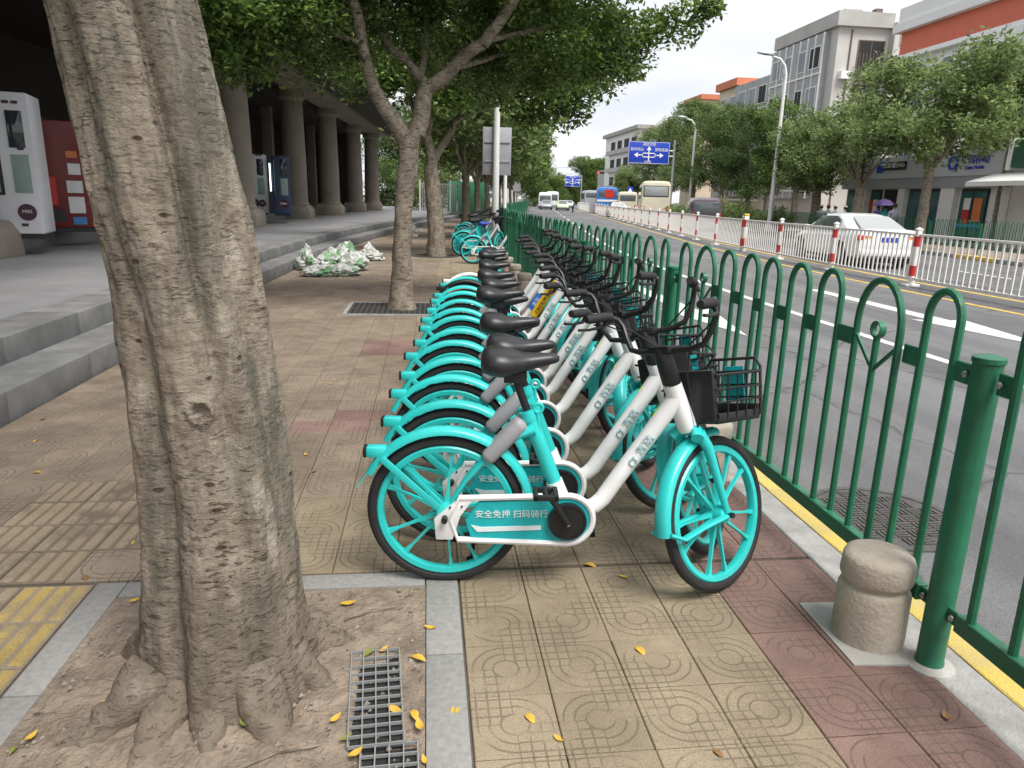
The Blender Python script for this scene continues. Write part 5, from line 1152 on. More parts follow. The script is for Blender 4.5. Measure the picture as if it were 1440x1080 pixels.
def sedan(label, x, y, rz, paint, group=None, name='car'):
    t = thing(name, label, 'car', (x, y, -.13), rz, group)
    st = [(-2.36, .50, .62, .74, .66), (-2.33, .36, .66, .98, .80), (-2.15, .26, .72, 1.06, .88), (-1.7, .24, .78, 1.04, .905), (-1.0, .20, .80, .98, .91), (0, .20, .80, .95, .91), (.9, .20, .78, .93, .905), (1.5, .24, .74, .90, .90), (2.0, .26, .68, .80, .86), (2.28, .34, .60, .70, .74), (2.34, .42, .54, .60, .58)]
    rings = []
    for (xx, zb, zs, zt, hw) in st:
        h_ = [(hw*.80, zb), (hw*.97, zb+.07), (hw, (zb+zs)/2), (hw*.99, zs), (hw*.93, zt-.06), (hw*.84, zt-.015), (hw*.45, zt+.012)]
        rings.append([(xx, -a, b) for a, b in h_]+[(xx, a, b) for a, b in reversed(h_)])
    ob('body', MB().loft(rings).mesh('body', ang=45), paint, t)
    cb = [(-1.92, 1.03, .70), (-1.55, 1.16, .72), (-1.05, 1.385, .66), (-.55, 1.455, .63), (.05, 1.455, .625), (.45, 1.40, .63), (.85, 1.20, .69), (1.28, .94, .74)]
    rings = []
    for xx, zt, hw in cb:
        zb = .88; tw = hw-.02; bw = .845 if -1.6 < xx < 1.0 else .80
        rings.append([(xx, -bw, zb), (xx, -(bw*.45+tw*.55) if zt > 1.2 else -bw*.98, zb+(zt-zb)*.62), (xx, -tw*.93, zt-.03), (xx, -tw*.6, zt), (xx, tw*.6, zt), (xx, tw*.93, zt-.03), (xx, (bw*.45+tw*.55) if zt > 1.2 else bw*.98, zb+(zt-zb)*.62), (xx, bw, zb)])
    ob('cabin', MB().loft(rings).mesh('cabin', ang=40), paint, t)
    rg = MB().add([(-1.90, -.60, 1.075), (-1.90, .60, 1.075), (-1.12, .50, 1.385), (-1.12, -.50, 1.385), (-1.92, -.60, 1.06), (-1.92, .60, 1.06), (-1.13, .50, 1.375), (-1.13, -.50, 1.375)], [(0, 1, 2, 3), (7, 6, 5, 4), (0, 4, 5, 1), (3, 2, 6, 7), (0, 3, 7, 4), (1, 5, 6, 2)]); ob('rear_window', rg, PALEGL, t)
    fg = MB().add([(1.26, -.62, .985), (1.26, .62, .985), (.52, .53, 1.40), (.52, -.53, 1.40), (1.26, -.62, .97), (1.26, .62, .97), (.51, .53, 1.385), (.51, -.53, 1.385)], [(0, 1, 2, 3), (7, 6, 5, 4), (0, 4, 5, 1), (3, 2, 6, 7), (0, 3, 7, 4), (1, 5, 6, 2)]); ob('windscreen', fg, CARGLASS, t)
    for s in (-1, 1):
        def Q(xx, z): return (xx, s*(.862-.30*(z-.93)-(.02 if xx < -1.2 else 0)), z)
        for (nm, pts) in (('side_window', [(-1.02, .97), (.02, .96), (.02, 1.36), (-.62, 1.365), (-.95, 1.27)]), ('side_window', [(.08, .96), (.88, .955), (.60, 1.20), (.35, 1.345), (.08, 1.36)])):
            a = [Q(*p) for p in pts]; n = len(a); ob(nm, MB().add(a+[(p[0], p[1]-s*.05, p[2]) for p in a], [tuple(range(n))]+[(i, i+n, (i+1) % n+n, (i+1) % n) for i in range(n)]).mesh(nm, False), CARGLASS, t)
        ob('tail_light', MB().b2((-2.345, s*.42, .76), (-2.22, s*.86, .90)).mesh('tail_light', bevel=.03), TAIL, t); ob('indicator', MB().b2((-2.352, s*.50, .80), (-2.30, s*.66, .85)), AMB, t)
        ob('head_light', MB().b2((2.0, s*.52, .60), (2.25, s*.80, .70)).mesh('head_light', bevel=.03), PALEGL, t)
        ob('mirror', MB().b2((.72, s*.90, .95), (.86, s*1.06, 1.07)).mesh('mirror', bevel=.03), paint, t)
        for xx in (-1.42, 1.38): ob('wheel_arch', MB().lathe([(.375, -.02), (.375, .02)], 28, 'y', (xx, s*.893, .34)), DARK, t)
        ob('door_handle', MB().b2((-.35, s*.905, .80), (-.18, s*.925, .83)), paint, t)
    ob('number_plate', MB().b2((-2.365, -.22, .72), (-2.335, .22, .85)), PLT, t); ob('bumper', MB().b2((-2.40, -.78, .34), (-2.25, .78, .52)).mesh('bumper', bevel=.05), paint, t); ob('underbody', MB().b2((-2.2, -.75, .16), (2.1, .75, .30)), DARK, t)
    wheels(t, [(-1.42, .83), (-1.42, -.83), (1.38, .83), (1.38, -.83)])
    return t
def coach(name, label, cat, x, y, rz, L_, W_, H_, paint, lowpaint=None, rearwin=(.62, .86), group=None, sign=None, low=.45, wr=1.35):
    t = thing(name, label, cat, (x, y, -.13), rz, group)
    rings = []
    for xx, k, top in ((-L_/2, .93, H_-.30), (-L_/2+.06, .97, H_-.14), (-L_/2+.35, 1, H_-.02), (0, 1, H_), (L_/2-.4, 1, H_-.04), (L_/2-.1, .98, H_-.2), (L_/2, .92, H_-.5)):
        hw = W_/2*k; h_ = [(hw*.97, low), (hw, low+.15), (hw, H_*.55), (hw*.95, top-.22), (hw*.84, top-.05), (hw*.5, top)]
        rings.append([(xx, -a, b) for a, b in h_]+[(xx, a, b) for a, b in reversed(h_)])
    ob('body', MB().loft(rings).mesh('body', ang=40), paint, t)
    z0, z1 = rearwin; ob('rear_window', MB().b2((-L_/2-.03, -W_*.40, H_*z0), (-L_/2+.05, W_*.40, H_*z1)).mesh('rear_window', bevel=.05), PALEGL if cat == 'coach' else CARGLASS, t)
    if cat == 'coach': ob('window_surround', MB().b2((-L_/2-.015, -W_*.43, H_*z0-.08), (-L_/2+.05, W_*.43, H_*z1+.06)).mesh('window_surround', bevel=.05), DARK, t)
    for s in (-1, 1):
        n = max(2, int(L_/1.5))
        for k in range(n):
            a = -L_/2+.5+k*(L_-.9)/n; ob('side_window', MB().b2((a, s*(W_/2-.03), H_*.55), (a+(L_-.9)/n-.1, s*(W_/2+.012), H_*.84)), CARGLASS, t)
        ob('tail_light', MB().b2((-L_/2-.03, s*W_*.36, low+.35), (-L_/2+.04, s*W_*.46, low+.75)).mesh('tail_light', bevel=.02), TAIL, t)
    ob('windscreen', MB().b2((L_/2-.05, -W_*.42, H_*.42), (L_/2+.02, W_*.42, H_*.80)).mesh('windscreen', bevel=.02), CARGLASS, t)
    for s in (-1, 1): ob('head_light', MB().b2((L_/2-.05, s*W_*.32, low+.3), (L_/2+.02, s*W_*.45, low+.48)).mesh('head_light', bevel=.02), PALEGL, t)
    ob('bumper', MB().b2((-L_/2-.08, -W_*.47, low-.1), (-L_/2+.1, W_*.47, low+.22)).mesh('bumper', bevel=.04), lowpaint or paint, t)
    ob('number_plate', MB().b2((-L_/2-.10, -.24, low+.26), (-L_/2+.0, .24, low+.40)), PLT, t)
    if sign: ob('rear_panel', MB().b2((-L_/2-.05, -W_*.3, H_*.60), (-L_/2+.0, W_*.12, H_*.9)), sign, t)
    if lowpaint: ob('lower_band', MB().b2((-L_/2-.02, -W_*.485, H_*.45), (-L_/2+.03, W_*.485, H_*.53)).mesh('lower_band', bevel=.01), lowpaint, t)
    wheels(t, [(-L_/2+wr, W_/2-.14), (-L_/2+wr, -W_/2+.14), (L_/2-wr*.8, W_/2-.14), (L_/2-wr*.8, -W_/2+.14)], 1.25 if L_ > 6 else 1.0)
    return t
UP = lambda y: R(90)-hdg(y); DN = lambda y: R(-90)-hdg(y)
sedan('white saloon car behind the median railing with red and amber tail lamps', 12.62, 20.5, R(90)-hdg(20.5)+R(-2), CARW)
coach('minivan', 'dark purple minivan with a wide rear window beyond the white car', 'van', *at(988, 300, 43)[:2], UP(43)-R(8), 4.6, 1.82, 1.95, CARP, None, (.52, .86), low=.3, wr=.9)
coach('coach', 'cream touring coach seen from behind under the blue sign', 'coach', *at(917, 300, 66)[:2], R(90)-.265, 10.5, 2.5, 3.35, COACHC)
coach('bus', 'blue city bus with a red panel in its rear window', 'bus', *at(851, 300, 92)[:2], R(90)-.21, 10, 2.55, 3.2, BUSB, WHITE_P, sign=RED_P)
coach('minibus', 'white minibus with cream roof between the coach and the blue bus', 'minibus', *at(880, 300, 80)[:2], R(90)-.23, 6, 2.1, 2.6, COACHC)
coach('bus', 'pale bus in front of the blue bus', 'bus', *at(829, 290, 125)[:2], UP(110), 10, 2.55, 3.2, CARS)
sedan('pale car beside the blue bus behind the railing', *at(868, 300, 72)[:2], UP(72), CARW)
sedan('white and green taxi coming along the road towards the fence', *at(791, 290, 108)[:2], DN(100), TAXG, None, 'taxi')
sedan('silver car following to the side of the taxi', *at(768, 290, 112)[:2], DN(100), CARS)
coach('minibus', 'white minibus coming along the road beside the trees', 'minibus', *at(766, 290, 125)[:2], DN(100), 6.5, 2.2, 2.7, CARW)
coach('bus', 'white bus far along the oncoming lanes', 'bus', *at(776, 285, 150)[:2], DN(100), 10, 2.5, 3.1, CARW)
sedan('white car far along the oncoming lanes', *at(800, 285, 140)[:2], DN(100), CARW)
# scooter and rider
sx, sy, _ = at(806, 285, 92); sc_ = thing('scooter', 'dark motor scooter riding along the open road', 'scooter', (sx, sy, -.13), DN(92))
ob('body', MB().tube([(-.7, 0, .62), (-.35, 0, .66), (-.05, 0, .40), (.3, 0, .38), (.48, 0, .75), (.42, 0, 1.0)], [.10, .16, .12, .10, .10, .05], 10).mesh('body'), BLACK, sc_); ob('handlebar', MB().tube([(.42, -.32, 1.02), (.42, .32, 1.02)], .02, 8), BLACK, sc_)
for xx in (-.6, .62): ob('wheel', MB().torus(.2, .05, 20, 8, 'y', (xx, 0, .25)), RUBBER, sc_)

# ================================================================ people across the road
SKIN = (.42, .26, .18)
def person_mat(name, shirt, trousers):
    m, t, b, N, L = nodes(name); tc = N('TexCoord'); sp = N('SeparateXYZ'); L(tc.outputs['Object'], sp.inputs[0]); mr = N('MapRange'); mr.inputs['From Max'].default_value = 1.8; L(sp.outputs[2], mr.inputs['Value'])
    r = N('ValToRGB'); r.color_ramp.interpolation = 'CONSTANT'; e = r.color_ramp.elements; e[0].color = c4(trousers); e[1].position = .50; e[1].color = c4(shirt); x = e.new(.79); x.color = c4(SKIN); L(mr.outputs[0], r.inputs[0]); L(r.outputs[0], b.inputs['Base Color']); b.inputs['Roughness'].default_value = .85; return m
HAIR = M('hair', (.015, .012, .01), .6)
def person(x, y, rz, h, shirt, trousers, label, cap=None, arm=None, group=None):
    t = thing('person', label, 'person', (x, y, 0), rz, group); k = h/1.72
    J = [(0, 0, .93), (0, 0, 1.12), (0, 0, 1.36), (0, 0, 1.48), (.01, 0, 1.56), (.015, 0, 1.66)]; E = [(0, 1), (1, 2), (2, 3), (3, 4), (4, 5)]; Rd = [.14, .135, .15, .055, .085, .075]
    def add(par, p, r_): J.append(p); Rd.append(r_); E.append((par, len(J)-1)); return len(J)-1
    for s in (-1, 1):
        a = add(0, (0, s*.09, .86), .095); a = add(a, (.03, s*.10, .50), .065); a = add(a, (-.02, s*.10, .10), .042); add(a, (.12, s*.11, .05), .04)
        a = add(2, (0, s*.19, 1.36), .06); hp = arm if (arm and s < 0) else None
        if hp: a = add(a, (.12, s*.26, 1.18), .045); a = add(a, (.24, s*.18, 1.35), .036); add(a, (.25, s*.17, 1.42), .035)
        else: a = add(a, (-.02, s*.25, 1.10), .045); a = add(a, (.04, s*.25, .86), .034); add(a, (.06, s*.25, .77), .032)
    me = bpy.data.meshes.new('body'); me.from_pydata([(p[0]*k, p[1]*k, p[2]*k) for p in J], E, [])
    o_ = ob('body', me, person_mat('clothes', shirt, trousers), t); md = o_.modifiers.new('skin', 'SKIN'); md.use_smooth_shade = True
    for i, v in enumerate(me.skin_vertices[0].data): v.radius = (Rd[i]*k, Rd[i]*k); v.use_root = (i == 0)
    o_.modifiers.new('sub', 'SUBSURF').levels = 1; o_.modifiers['sub'].render_levels = 1
    hr = MB().lathe([(.005, 1.77), (.07, 1.755), (.105, 1.70), (.108, 1.63), (.095, 1.58)], 16); hr.xf(Matrix.Diagonal((k, k, k, 1)) @ Matrix.Translation((-.012, 0, 0))); ob('hair', hr, HAIR, t)
    for s in (-1, 1):
        ob('eye', MB().lathe([(.012, -.006), (.012, .006)], 8, 'x', (.095*k, s*.035*k, 1.625*k)), HAIR, t)
    ob('nose', MB().add([(.095*k, -.014*k, 1.585*k), (.095*k, .014*k, 1.585*k), (.122*k, 0, 1.59*k), (.095*k, 0, 1.625*k)], [(0, 1, 2), (0, 2, 3), (1, 3, 2), (0, 3, 1)]), o_.data.materials[0], t)
    if cap:
        c_ = MB().lathe([(.004, 1.80), (.08, 1.785), (.118, 1.73), (.118, 1.70)], 18).prism([(.06, -.09), (.17, -.06), (.20, 0), (.17, .06), (.06, .09)], 1.695, 1.71, 'z'); c_.xf(Matrix.Diagonal((k, k, k, 1))); ob('cap', c_, cap, t)
    return t
CAPW = M('cap_white', (.72, .70, .62), .7); CAPR = M('cap_red', (.6, .12, .08), .7)
for i, (px, Y, hh, cp) in enumerate([(1154, 38.2, 1.5, CAPW), (1164, 37.6, 1.52, CAPR), (1174, 38.0, 1.5, CAPW), (1188, 37.2, 1.48, CAPW)]):
    x, y, _ = at(px, 300, Y); person(x, y, R(80+20*i), hh, (.42, .50, .50), (.05, .06, .09), ['person in pale top and white cap, at the outer end of the group', 'person in a pale top and red cap between two white caps', 'person in a pale top and white cap next to the red cap', 'person in a pale top and white cap beside the tree trunk'][i], cp, group='pedestrians in caps by the far fence')
x, y, _ = at(1234, 300, 34.5); person(x, y, R(100), 1.6, (.08, .07, .22), (.03, .03, .04), 'person in a navy top walking in front of the bank window')
x, y, _ = at(1245, 300, 33.2); person(x, y, R(95), 1.58, (.03, .30, .26), (.03, .03, .04), 'person in a teal top under a purple umbrella', arm=True)
um = thing('umbrella', 'open purple umbrella held up in front of the bank', 'umbrella', (x+.0, y+.2, 1.28))
UMB = M('umbrella_purple', (.14, .08, .26), .6); ob('canopy', MB().lathe([(.02, .62), (.2, .58), (.38, .47), (.5, .32), (.49, .31), (.37, .45), (.2, .56), (.02, .60)], 8, close=True), UMB, um); ob('shaft', MB().tube([(0, 0, 0), (0, 0, .68)], .008, 6), STEEL, um)
x, y, _ = at(1257, 300, 31.8); person(x, y, R(85), 1.66, (.36, .35, .46), (.06, .06, .08), 'person in a lilac shirt behind the white car')

# ================================================================ lamps, signs, signals
def lamp(x, y, h, label):
    t = thing('street_lamp', label, 'street lamp', (x, y, 0)); ob('base', MB().lathe([(.2, 0), (.2, .3), (.13, .5)], 16), WHITE_P, t)
    pole = ob('pole', MB().tube([(0, 0, .3), (0, 0, h-1.6), (0, 0, h-.9), (-.12, 0, h-.45), (-.42, 0, h-.12), (-.9, 0, h)], [.12, .085, .08, .07, .06, .05], 14).mesh('pole'), WHITE_P, t)
    ob('lamp_head', MB().loft([[(-.8, -.08, h+.02), (-.8, .08, h+.02), (-.8, .06, h+.12), (-.8, -.06, h+.12)], [(-1.3, -.17, h+.06), (-1.3, .17, h+.06), (-1.3, .14, h+.2), (-1.3, -.14, h+.2)], [(-1.75, -.1, h+.12), (-1.75, .1, h+.12), (-1.75, .08, h+.2), (-1.75, -.08, h+.2)]]).mesh('lamp_head', bevel=.02), STEEL, t)
lamp(*at(1083, 300, 40)[:2], 9.3, 'tall white street lamp with a curved arm standing by the caged grey flats')
lamp(*at(968, 300, 64)[:2], 8.6, 'white street lamp with a curved arm beside the feathery tree')
def blue_sign(px, py, Y, wd, hh, label, detailed):
    x, y, z = at(px, py, Y); t = thing('road_sign', label, 'road sign', (x+wd*.62, Y, 0))
    ob('post', MB().tube([(0, 0, 0), (0, 0, z+hh*.6)], [.13, .10], 12), STEEL, t); c = Vector((-wd*.62, -.12, z))
    ob('arm', MB().tube([(0, 0, z+.25), (-wd*.5, 0, z+.25)], .05, 8).tube([(0, 0, z-.25), (-wd*.5, 0, z-.25)], .05, 8), STEEL, t)
    bd = ob('board', MB().b2((-wd/2, 0, -hh/2), (wd/2, .06, hh/2)).mesh('board', bevel=.01), SIGNB, t, c)
    e = MB()
    for (a, b) in (((-wd/2+.04, -hh/2+.04), (wd/2-.04, -hh/2+.07)), ((-wd/2+.04, hh/2-.07), (wd/2-.04, hh/2-.04)), ((-wd/2+.04, -hh/2+.07), (-wd/2+.07, hh/2-.07)), ((wd/2-.07, -hh/2+.07), (wd/2-.04, hh/2-.07))): e.b2((a[0], -.012, a[1]), (b[0], .0, b[1]))
    ob('border', e, TXW, bd)
    s = hh/2.1
    for (st_, u, v, sz) in (('演武大桥', 0, .78, .34), ('和平码头', -1.2, .28, .34), ('思明南路', 1.25, .28, .34), ('大学路', -.1, -.86, .24)):
        text(st_, sz*s, TXW, bd, (u*s, -.012, v*s), (1, 0, 0), (0, 0, 1), ext=.004)
    ar = MB(); ar.b2((-.05*s, -.012, -.75*s), (.05*s, 0, .28*s)); ar.prism([(-.24*s, .26*s), (.24*s, .26*s), (0, .62*s)], -.012, 0); ar.b2((-1.15*s, -.011, -.27*s), (-.62*s, 0, -.17*s)); ar.b2((.62*s, -.011, -.27*s), (1.15*s, 0, -.17*s)); ar.prism([(-1.12*s, -.46*s), (-1.12*s, .02*s), (-1.5*s, -.22*s)], -.013, 0); ar.prism([(1.12*s, -.46*s), (1.12*s, .02*s), (1.5*s, -.22*s)], -.013, 0)
    ar.b2((-.55*s, -.0105, -.08*s), (.55*s, 0, 0)); ar.b2((-.55*s, -.0105, -.44*s), (.55*s, 0, -.36*s)); ar.add([(-.55*s, -.011, 0), (-.55*s, -.011, -.08*s), (-.68*s, -.011, -.22*s), (-.55*s, -.011, -.36*s), (-.55*s, -.011, -.44*s), (-.8*s, -.011, -.22*s)], [(0, 1, 2, 5), (5, 2, 3, 4)]); ar.add([(.55*s, -.011, 0), (.55*s, -.011, -.08*s), (.68*s, -.011, -.22*s), (.55*s, -.011, -.36*s), (.55*s, -.011, -.44*s), (.8*s, -.011, -.22*s)], [(0, 1, 2, 5), (5, 2, 3, 4)])
    ob('arrow_diagram', ar, TXW, bd)
blue_sign(912, 215, 70, 4.1, 2.05, 'large blue direction sign with white arrows over the far lanes', True)
blue_sign(805, 255, 150, 3.1, 2.1, 'smaller blue direction sign further along over the road', False)
# pedestrian crossing sign
x, y, z = at(886, 267, 78); t = thing('crossing_sign', 'square blue pedestrian crossing sign with a white triangle beside the road', 'road sign', (x, 78, 0)); ob('post', MB().tube([(0, 0, 0), (0, 0, z+.3)], .04, 8), STEEL, t); bd = ob('board', MB().b2((-.32, -.06, z-.32), (.32, -.03, z+.32)), SIGNB, t); ob('triangle', MB().prism([(-.22, z-.2), (.22, z-.2), (0, z+.22)], -.07, -.058), TXW, bd)
# traffic signal on its arm
x, y, z = at(845, 243, 150); t = thing('traffic_light', 'horizontal traffic light showing red on a long arm', 'traffic light', (x+7, 150, 0)); ob('pole', MB().tube([(0, 0, 0), (0, 0, z+.2)], .12, 10).tube([(0, 0, z), (-7.5, 0, z)], .07, 8), STEEL, t); hd_ = ob('housing', MB().b2((-8, -.15, z-.24), (-6.2, .1, z+.24)), BLACK, t)
ob('red_lamp', MB().lathe([(.2, -.17), (.2, -.14)], 16, 'y', (-7.6, 0, z)), glow('signal_red', (1, .03, .02), 3.0), hd_)
for u in (-7.1, -6.6): ob('dark_lamp', MB().lathe([(.18, -.165), (.18, -.14)], 16, 'y', (u, 0, z)), GLASS, hd_)
# white pole with the grey back of a sign
x, y, z = at(696, 318, 22.2); t = thing('sign_pole', 'tall white pole carrying the grey back of a sign above the bicycle cluster', 'pole', (x, 22.2, 0)); ob('pole', MB().tube([(0, 0, 0), (0, 0, 4), (.04, 0, 7.6)], [.11, .09, .07], 14), WHITE_P, t)
SBK = M('sign_back', (.36, .36, .39), .5, metal=.3, var=.1); b_ = ob('sign_back', MB().b2((-.40, -.10, 2.15), (.46, -.075, 3.52)).mesh('sign_back', bevel=.006), SBK, t)
# the panel stands on the far side of the pole, its ribs towards the pavement
b_.location = (0, .2, 0)
for z_ in (2.55, 3.1): ob('rib', MB().b2((-.36, -.13, z_-.02), (.42, -.10, z_+.02)), FASC2, b_)
x, y, z = at(709, 318, 24); t = thing('pole', 'thin white pole beside the sign pole', 'pole', (x, 24, 0)); ob('shaft', MB().tube([(0, 0, 0), (0, 0, 2.6)], .06, 10), WHITE_P, t); ob('cap', MB().lathe([(.065, 2.59), (.065, 2.63), (.02, 2.66)], 10), WHITE_P, t)
x, y, z = at(727, 262, 60); t = thing('notice_sign', 'small grey notice board on a post beside the far fence', 'sign', (x, 60, 0)); ob('post', MB().tube([(0, 0, 0), (0, 0, z+1.4)], .05, 8), STEEL, t); ob('board', MB().b2((-.3, -.08, z-.4), (.3, -.05, z+.45)), SBK, t)
# park railing and green hoarding at the end of the pavement
RG = M('hoarding_green', (.02, .16, .08), .6); t = thing('hoarding', 'green site hoarding standing behind the far tree trunks', 'hoarding', (*at(655, 300, 56)[:2], 0)); 
for k in range(4): ob('panel', MB().b2((k*.75-1.4, 0, .05), (k*.75-.69, .05, 2.6)).mesh('panel', bevel=.01), RG, t)
t = thing('park_railing', 'grey metal railing with pale posts past the colonnade', 'railing', (*at(632, 300, 54)[:2], 0))
for k in range(4): ob('post', MB().b2((k*1.1-2.2, -.06, 0), (k*1.1-2.08, .06, 2.6)), PALEW, t)
for k in range(26): ob('bar', cached('prb', lambda: MB().b2((-.02, -.02, .2), (.02, .02, 2.4)).mesh('bar', False)), FASC2, t, (-2.1+k*.13, 0, 0))
ob('rail', MB().b2((-2.2, -.03, 2.3), (1.2, .03, 2.36)).b2((-2.2, -.03, .3), (1.2, .03, .36)), FASC2, t)
for i, z0 in enumerate((6.6, 7.4)):
    a = Vector(at(740, 236+i*9, 140)); b = Vector(at(842, 232+i*10, 140)); tag(ob('overhead_wire', MB().tube([a, a.lerp(b, .5)-Vector((0, 0, .25)), b], .02, 5), BLACK), 'thin dark overhead wire strung across the far road', 'wire', 'overhead wires across the road')

# ================================================================ rubbish bags by the steps
BAGM = M('bag_plastic', (.52, .52, .50), .35, col2=(.36, .37, .35), vs=9, bump=.6, bs=16, dist=.03); BAGG = M('bag_green', (.13, .26, .13), .4, var=.2, vs=8); BAGY = M('bag_contents', (.42, .38, .18), .7, var=.3, vs=9)
def bag(x, y, s, seed, label, group, green=True):
    t = thing('rubbish_bag', label, 'rubbish bag', (x, y, 0), random.uniform(-.6, .3), group)
    bm = bmesh.new(); bmesh.ops.create_icosphere(bm, subdivisions=5, radius=1); V = np.array([v.co[:] for v in bm.verts])
    n = fbm(V*1.7, seed, 3); cr_ = np.abs(fbm(V*4.2+n[:, None]*.6, seed+9, 4)); tp = np.clip(V[:, 2]-.55, 0, 1)
    rr = 1+.34*n-.26*cr_; W = V*rr[:, None]; W[:, 2] = W[:, 2]*.62+.55; W[:, :2] *= (1-.75*tp)[:, None]; W[:, 2] += tp*.9*(1+.5*n); W *= np.array(s)*np.array([1, 1, .8]); W[:, 2] = np.maximum(W[:, 2]-.06*s[2], .0)
    for v, p in zip(bm.verts, W): v.co = p
    me = bpy.data.meshes.new('sack'); bm.to_mesh(me); bm.free(); me.shade_smooth(); sk = ob('sack', me, BAGM, t)
    if green:
        PC = np.array([p.center[:] for p in me.polygons])/np.array(s); nn_ = fbm(PC*1.6+seed, seed+3, 3); sel = [p.vertices[:] for p, q_, v_ in zip(me.polygons, PC, nn_) if q_[2] > .12 and v_ > .22 and v_ < .75]
        if sel:
            ids = sorted({i for q in sel for i in q}); mp_ = {k: j for j, k in enumerate(ids)}; nn = [me.vertices[i].co+me.vertices[i].normal*.006 for i in ids]; m2 = bpy.data.meshes.new('print'); m2.from_pydata(nn, [], [tuple(mp_[i] for i in q) for q in sel]); m2.shade_smooth(); ob('print', m2, BAGG, sk)
    return t
for i, (px, py, s) in enumerate([(434, 380, (.24, .2, .40)), (452, 388, (.34, .24, .19)), (484, 388, (.30, .22, .20)), (468, 378, (.34, .26, .34)), (498, 380, (.34, .24, .30)), (519, 366, (.34, .25, .30)), (488, 374, (.3, .24, .40))]):
    x, y, _ = gnd(px, py); bag(x, y, s, 500+i*13, 'crumpled white and green plastic rubbish bag in the heap by the steps', 'rubbish bags heaped by the steps')
x, y, _ = gnd(576, 334); bag(x, y, (.3, .26, .42), 600, 'single knotted white rubbish bag beyond the forked tree', None, False)

# ================================================================ tree grates, leaves, litter
GRT = M('grate_plastic', (.24, .25, .25), .55, var=.15); GRI = M('grate_iron', (.05, .048, .045), .7, var=.3)
def grate(x, y, rz, nx_, ny_, cw, ch, label, z=0.0, tilt=0.0):
    t = thing('drain_grate', label, 'grate', (x, y, z), rz); t.rotation_euler = (tilt, 0, rz); W_, H_ = nx_*cw, ny_*ch
    lb = cached(('gb', H_), lambda: MB().b2((-.0018, 0, -.012), (.0018, H_, 0)).mesh('bar', False)); cb = cached(('gc', W_), lambda: MB().b2((0, -.0016, -.011), (W_, .0016, -.001)).mesh('bar', False))
    ob('shade_pan', MB().b2((.004, .004, -.045), (W_-.004, H_-.004, -.022)).mesh('shade_pan', False), DARK, t)  # dark box standing in for the shade below the bars
    for i in range(nx_+1): ob('bar', lb, GRT, t, (i*cw, 0, 0))
    for j in range(ny_+1): ob('bar', cb, GRT, t, (0, j*ch, .0))
    return t
grate(-.225, 1.68, R(4), 4, 11, .039, .039, 'grey plastic grating lying askew in the tree pit beside the border stone', .026)
grate(-.175, 1.30, R(2), 4, 10, .039, .039, 'second piece of grey grating overlapped by the first in the tree pit', .018)
t = thing('tree_grate', 'dark square iron grate round the foot of the forked tree', 'tree grate', (-.48, 9.72, 0))
ob('frame', MB().b2((-.60, -.55, -.01), (.60, -.50, .012)).b2((-.60, .5, -.01), (.60, .55, .012)).b2((-.60, -.5, -.01), (-.55, .5, .012)).b2((.55, -.5, -.01), (.60, .5, .012)), KERB, t)
ob('pit_soil', MB().b2((-.55, -.5, -.02), (.55, .5, .002)), DARK, t); q = MB()
for k in range(16): q.b2((-.54+k*.07, -.5, .003), (-.515+k*.07, .5, .008))
for k in range(14): q.b2((-.55, -.48+k*.074, .0035), (.55, -.46+k*.074, .0085))
tag(ob('grid', q.mesh('grid', False), GRI, t), kind='stuff')
t = thing('tree_grate', 'low iron ring grate round the foot of the leaning tree', 'tree grate', (.2, 18.65, 0)); ob('frame', MB().lathe([(.62, 0), (.62, .012), (.5, .012), (.5, 0)], 28, close=True), GRI, t); ob('pit_soil', MB().lathe([(.5, .004), (.01, .005)], 24), DARK, t)
LY = [M('dry_leaf_yellow', (.62, .42, .04), .6, col2=(.50, .28, .04), vs=14), M('dry_leaf_brown', (.30, .16, .05), .7, col2=(.18, .09, .03), vs=14), M('dry_leaf_green', (.10, .17, .04), .6, col2=(.25, .22, .04), vs=14)]
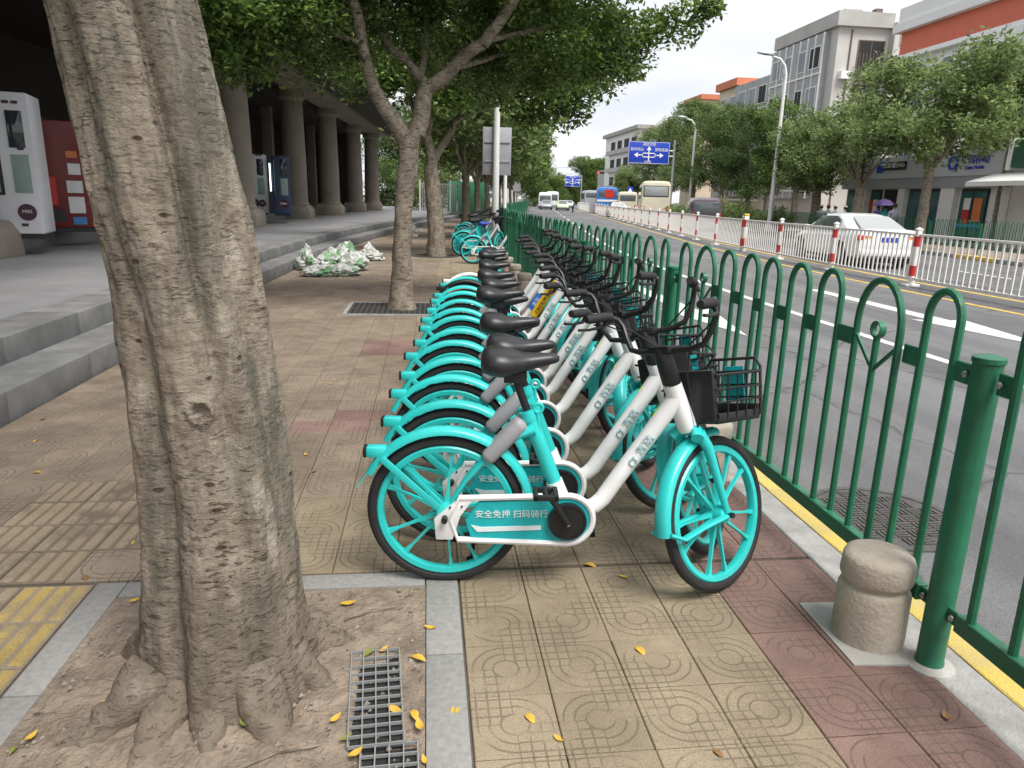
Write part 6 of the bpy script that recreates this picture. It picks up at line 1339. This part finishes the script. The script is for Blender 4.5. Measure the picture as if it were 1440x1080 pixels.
def leaf_obj(curl):
    def f():
        st = [(0, .001), (.012, .009), (.028, .016), (.045, .0155), (.06, .009), (.072, .001)]; vs_ = []; fs_ = []
        for i, (x_, w_) in enumerate(st):
            z_ = curl*(x_-.036)**2*14+.0015; vs_ += [(x_-.036, -w_, z_+abs(curl)*w_*.5), (x_-.036, 0, z_), (x_-.036, w_, z_+abs(curl)*w_*.5)]
        for i in range(len(st)-1):
            for j in (0, 1): a = i*3+j; fs_.append((a, a+1, a+4, a+3))
        me = bpy.data.meshes.new('leaf'); me.from_pydata(vs_, [], fs_); me.shade_smooth(); return me
    return cached(('leaf', curl), f)
LP = [(330, 700), (340, 737), (605, 885), (588, 930), (472, 1022), (487, 1047), (500, 1068), (583, 1010), (590, 1028), (597, 1072), (490, 855), (900, 915), (785, 1040), (1190, 752), (1330, 1010), (830, 795), (877, 812), (540, 922), (520, 925), (555, 1005), (430, 640), (532, 537), (465, 540), (403, 632), (478, 625), (440, 664), (60, 590), (50, 620), (52, 665), (188, 765), (300, 890), (215, 905), (395, 1010), (345, 1035), (20, 1060), (45, 1045), (150, 1000), (190, 850), (640, 1000), (745, 1010), (1075, 640), (1150, 690), (120, 813), (690, 720), (860, 690), (1010, 1060)]
for i, (px, py) in enumerate(LP):
    x, y, _ = gnd(px, py); pit = -1.17 < x < -.02 and y < 2.54
    z = .002 if not pit else max(-.02, 0+.05*math.exp(-((x+.62)**2+(y-2.03)**2)/.1156))+.012
    lf = ob('fallen_leaf', leaf_obj(random.choice((.4, .9, -.5))), LY[random.choice((0, 0, 0, 1, 2) if pit else (0, 0, 0, 1))], None, (x, y, z+.001), random.uniform(0, 6)); s_ = random.uniform(.5, .85); lf.scale = (s_, s_, s_)
    tag(lf, 'curled dry leaf lying on the soil of the tree pit' if pit else 'small yellow leaf fallen on the paving tiles', 'leaf', 'leaves fallen in the tree pit' if pit else 'leaves fallen on the paving')
for i, (a, b) in enumerate([((-.52, 1.62), (-.30, 1.70)), ((-.66, 1.55), (-.48, 1.50)), ((-.95, 1.62), (-.82, 1.66)), ((-.3, 2.3), (-.12, 2.38))]):
    za = .0+.05*math.exp(-((a[0]+.62)**2+(a[1]-2.03)**2)/.1156)+.012; tag(ob('twig', MB().tube([(a[0], a[1], za), ((a[0]+b[0])/2, (a[1]+b[1])/2+.01, za+.006), (b[0], b[1], za-.004)], [.004, .0035, .002], 6), BARK), 'thin dry twig lying on the soil by the trunk', 'twig', 'twigs in the tree pit')
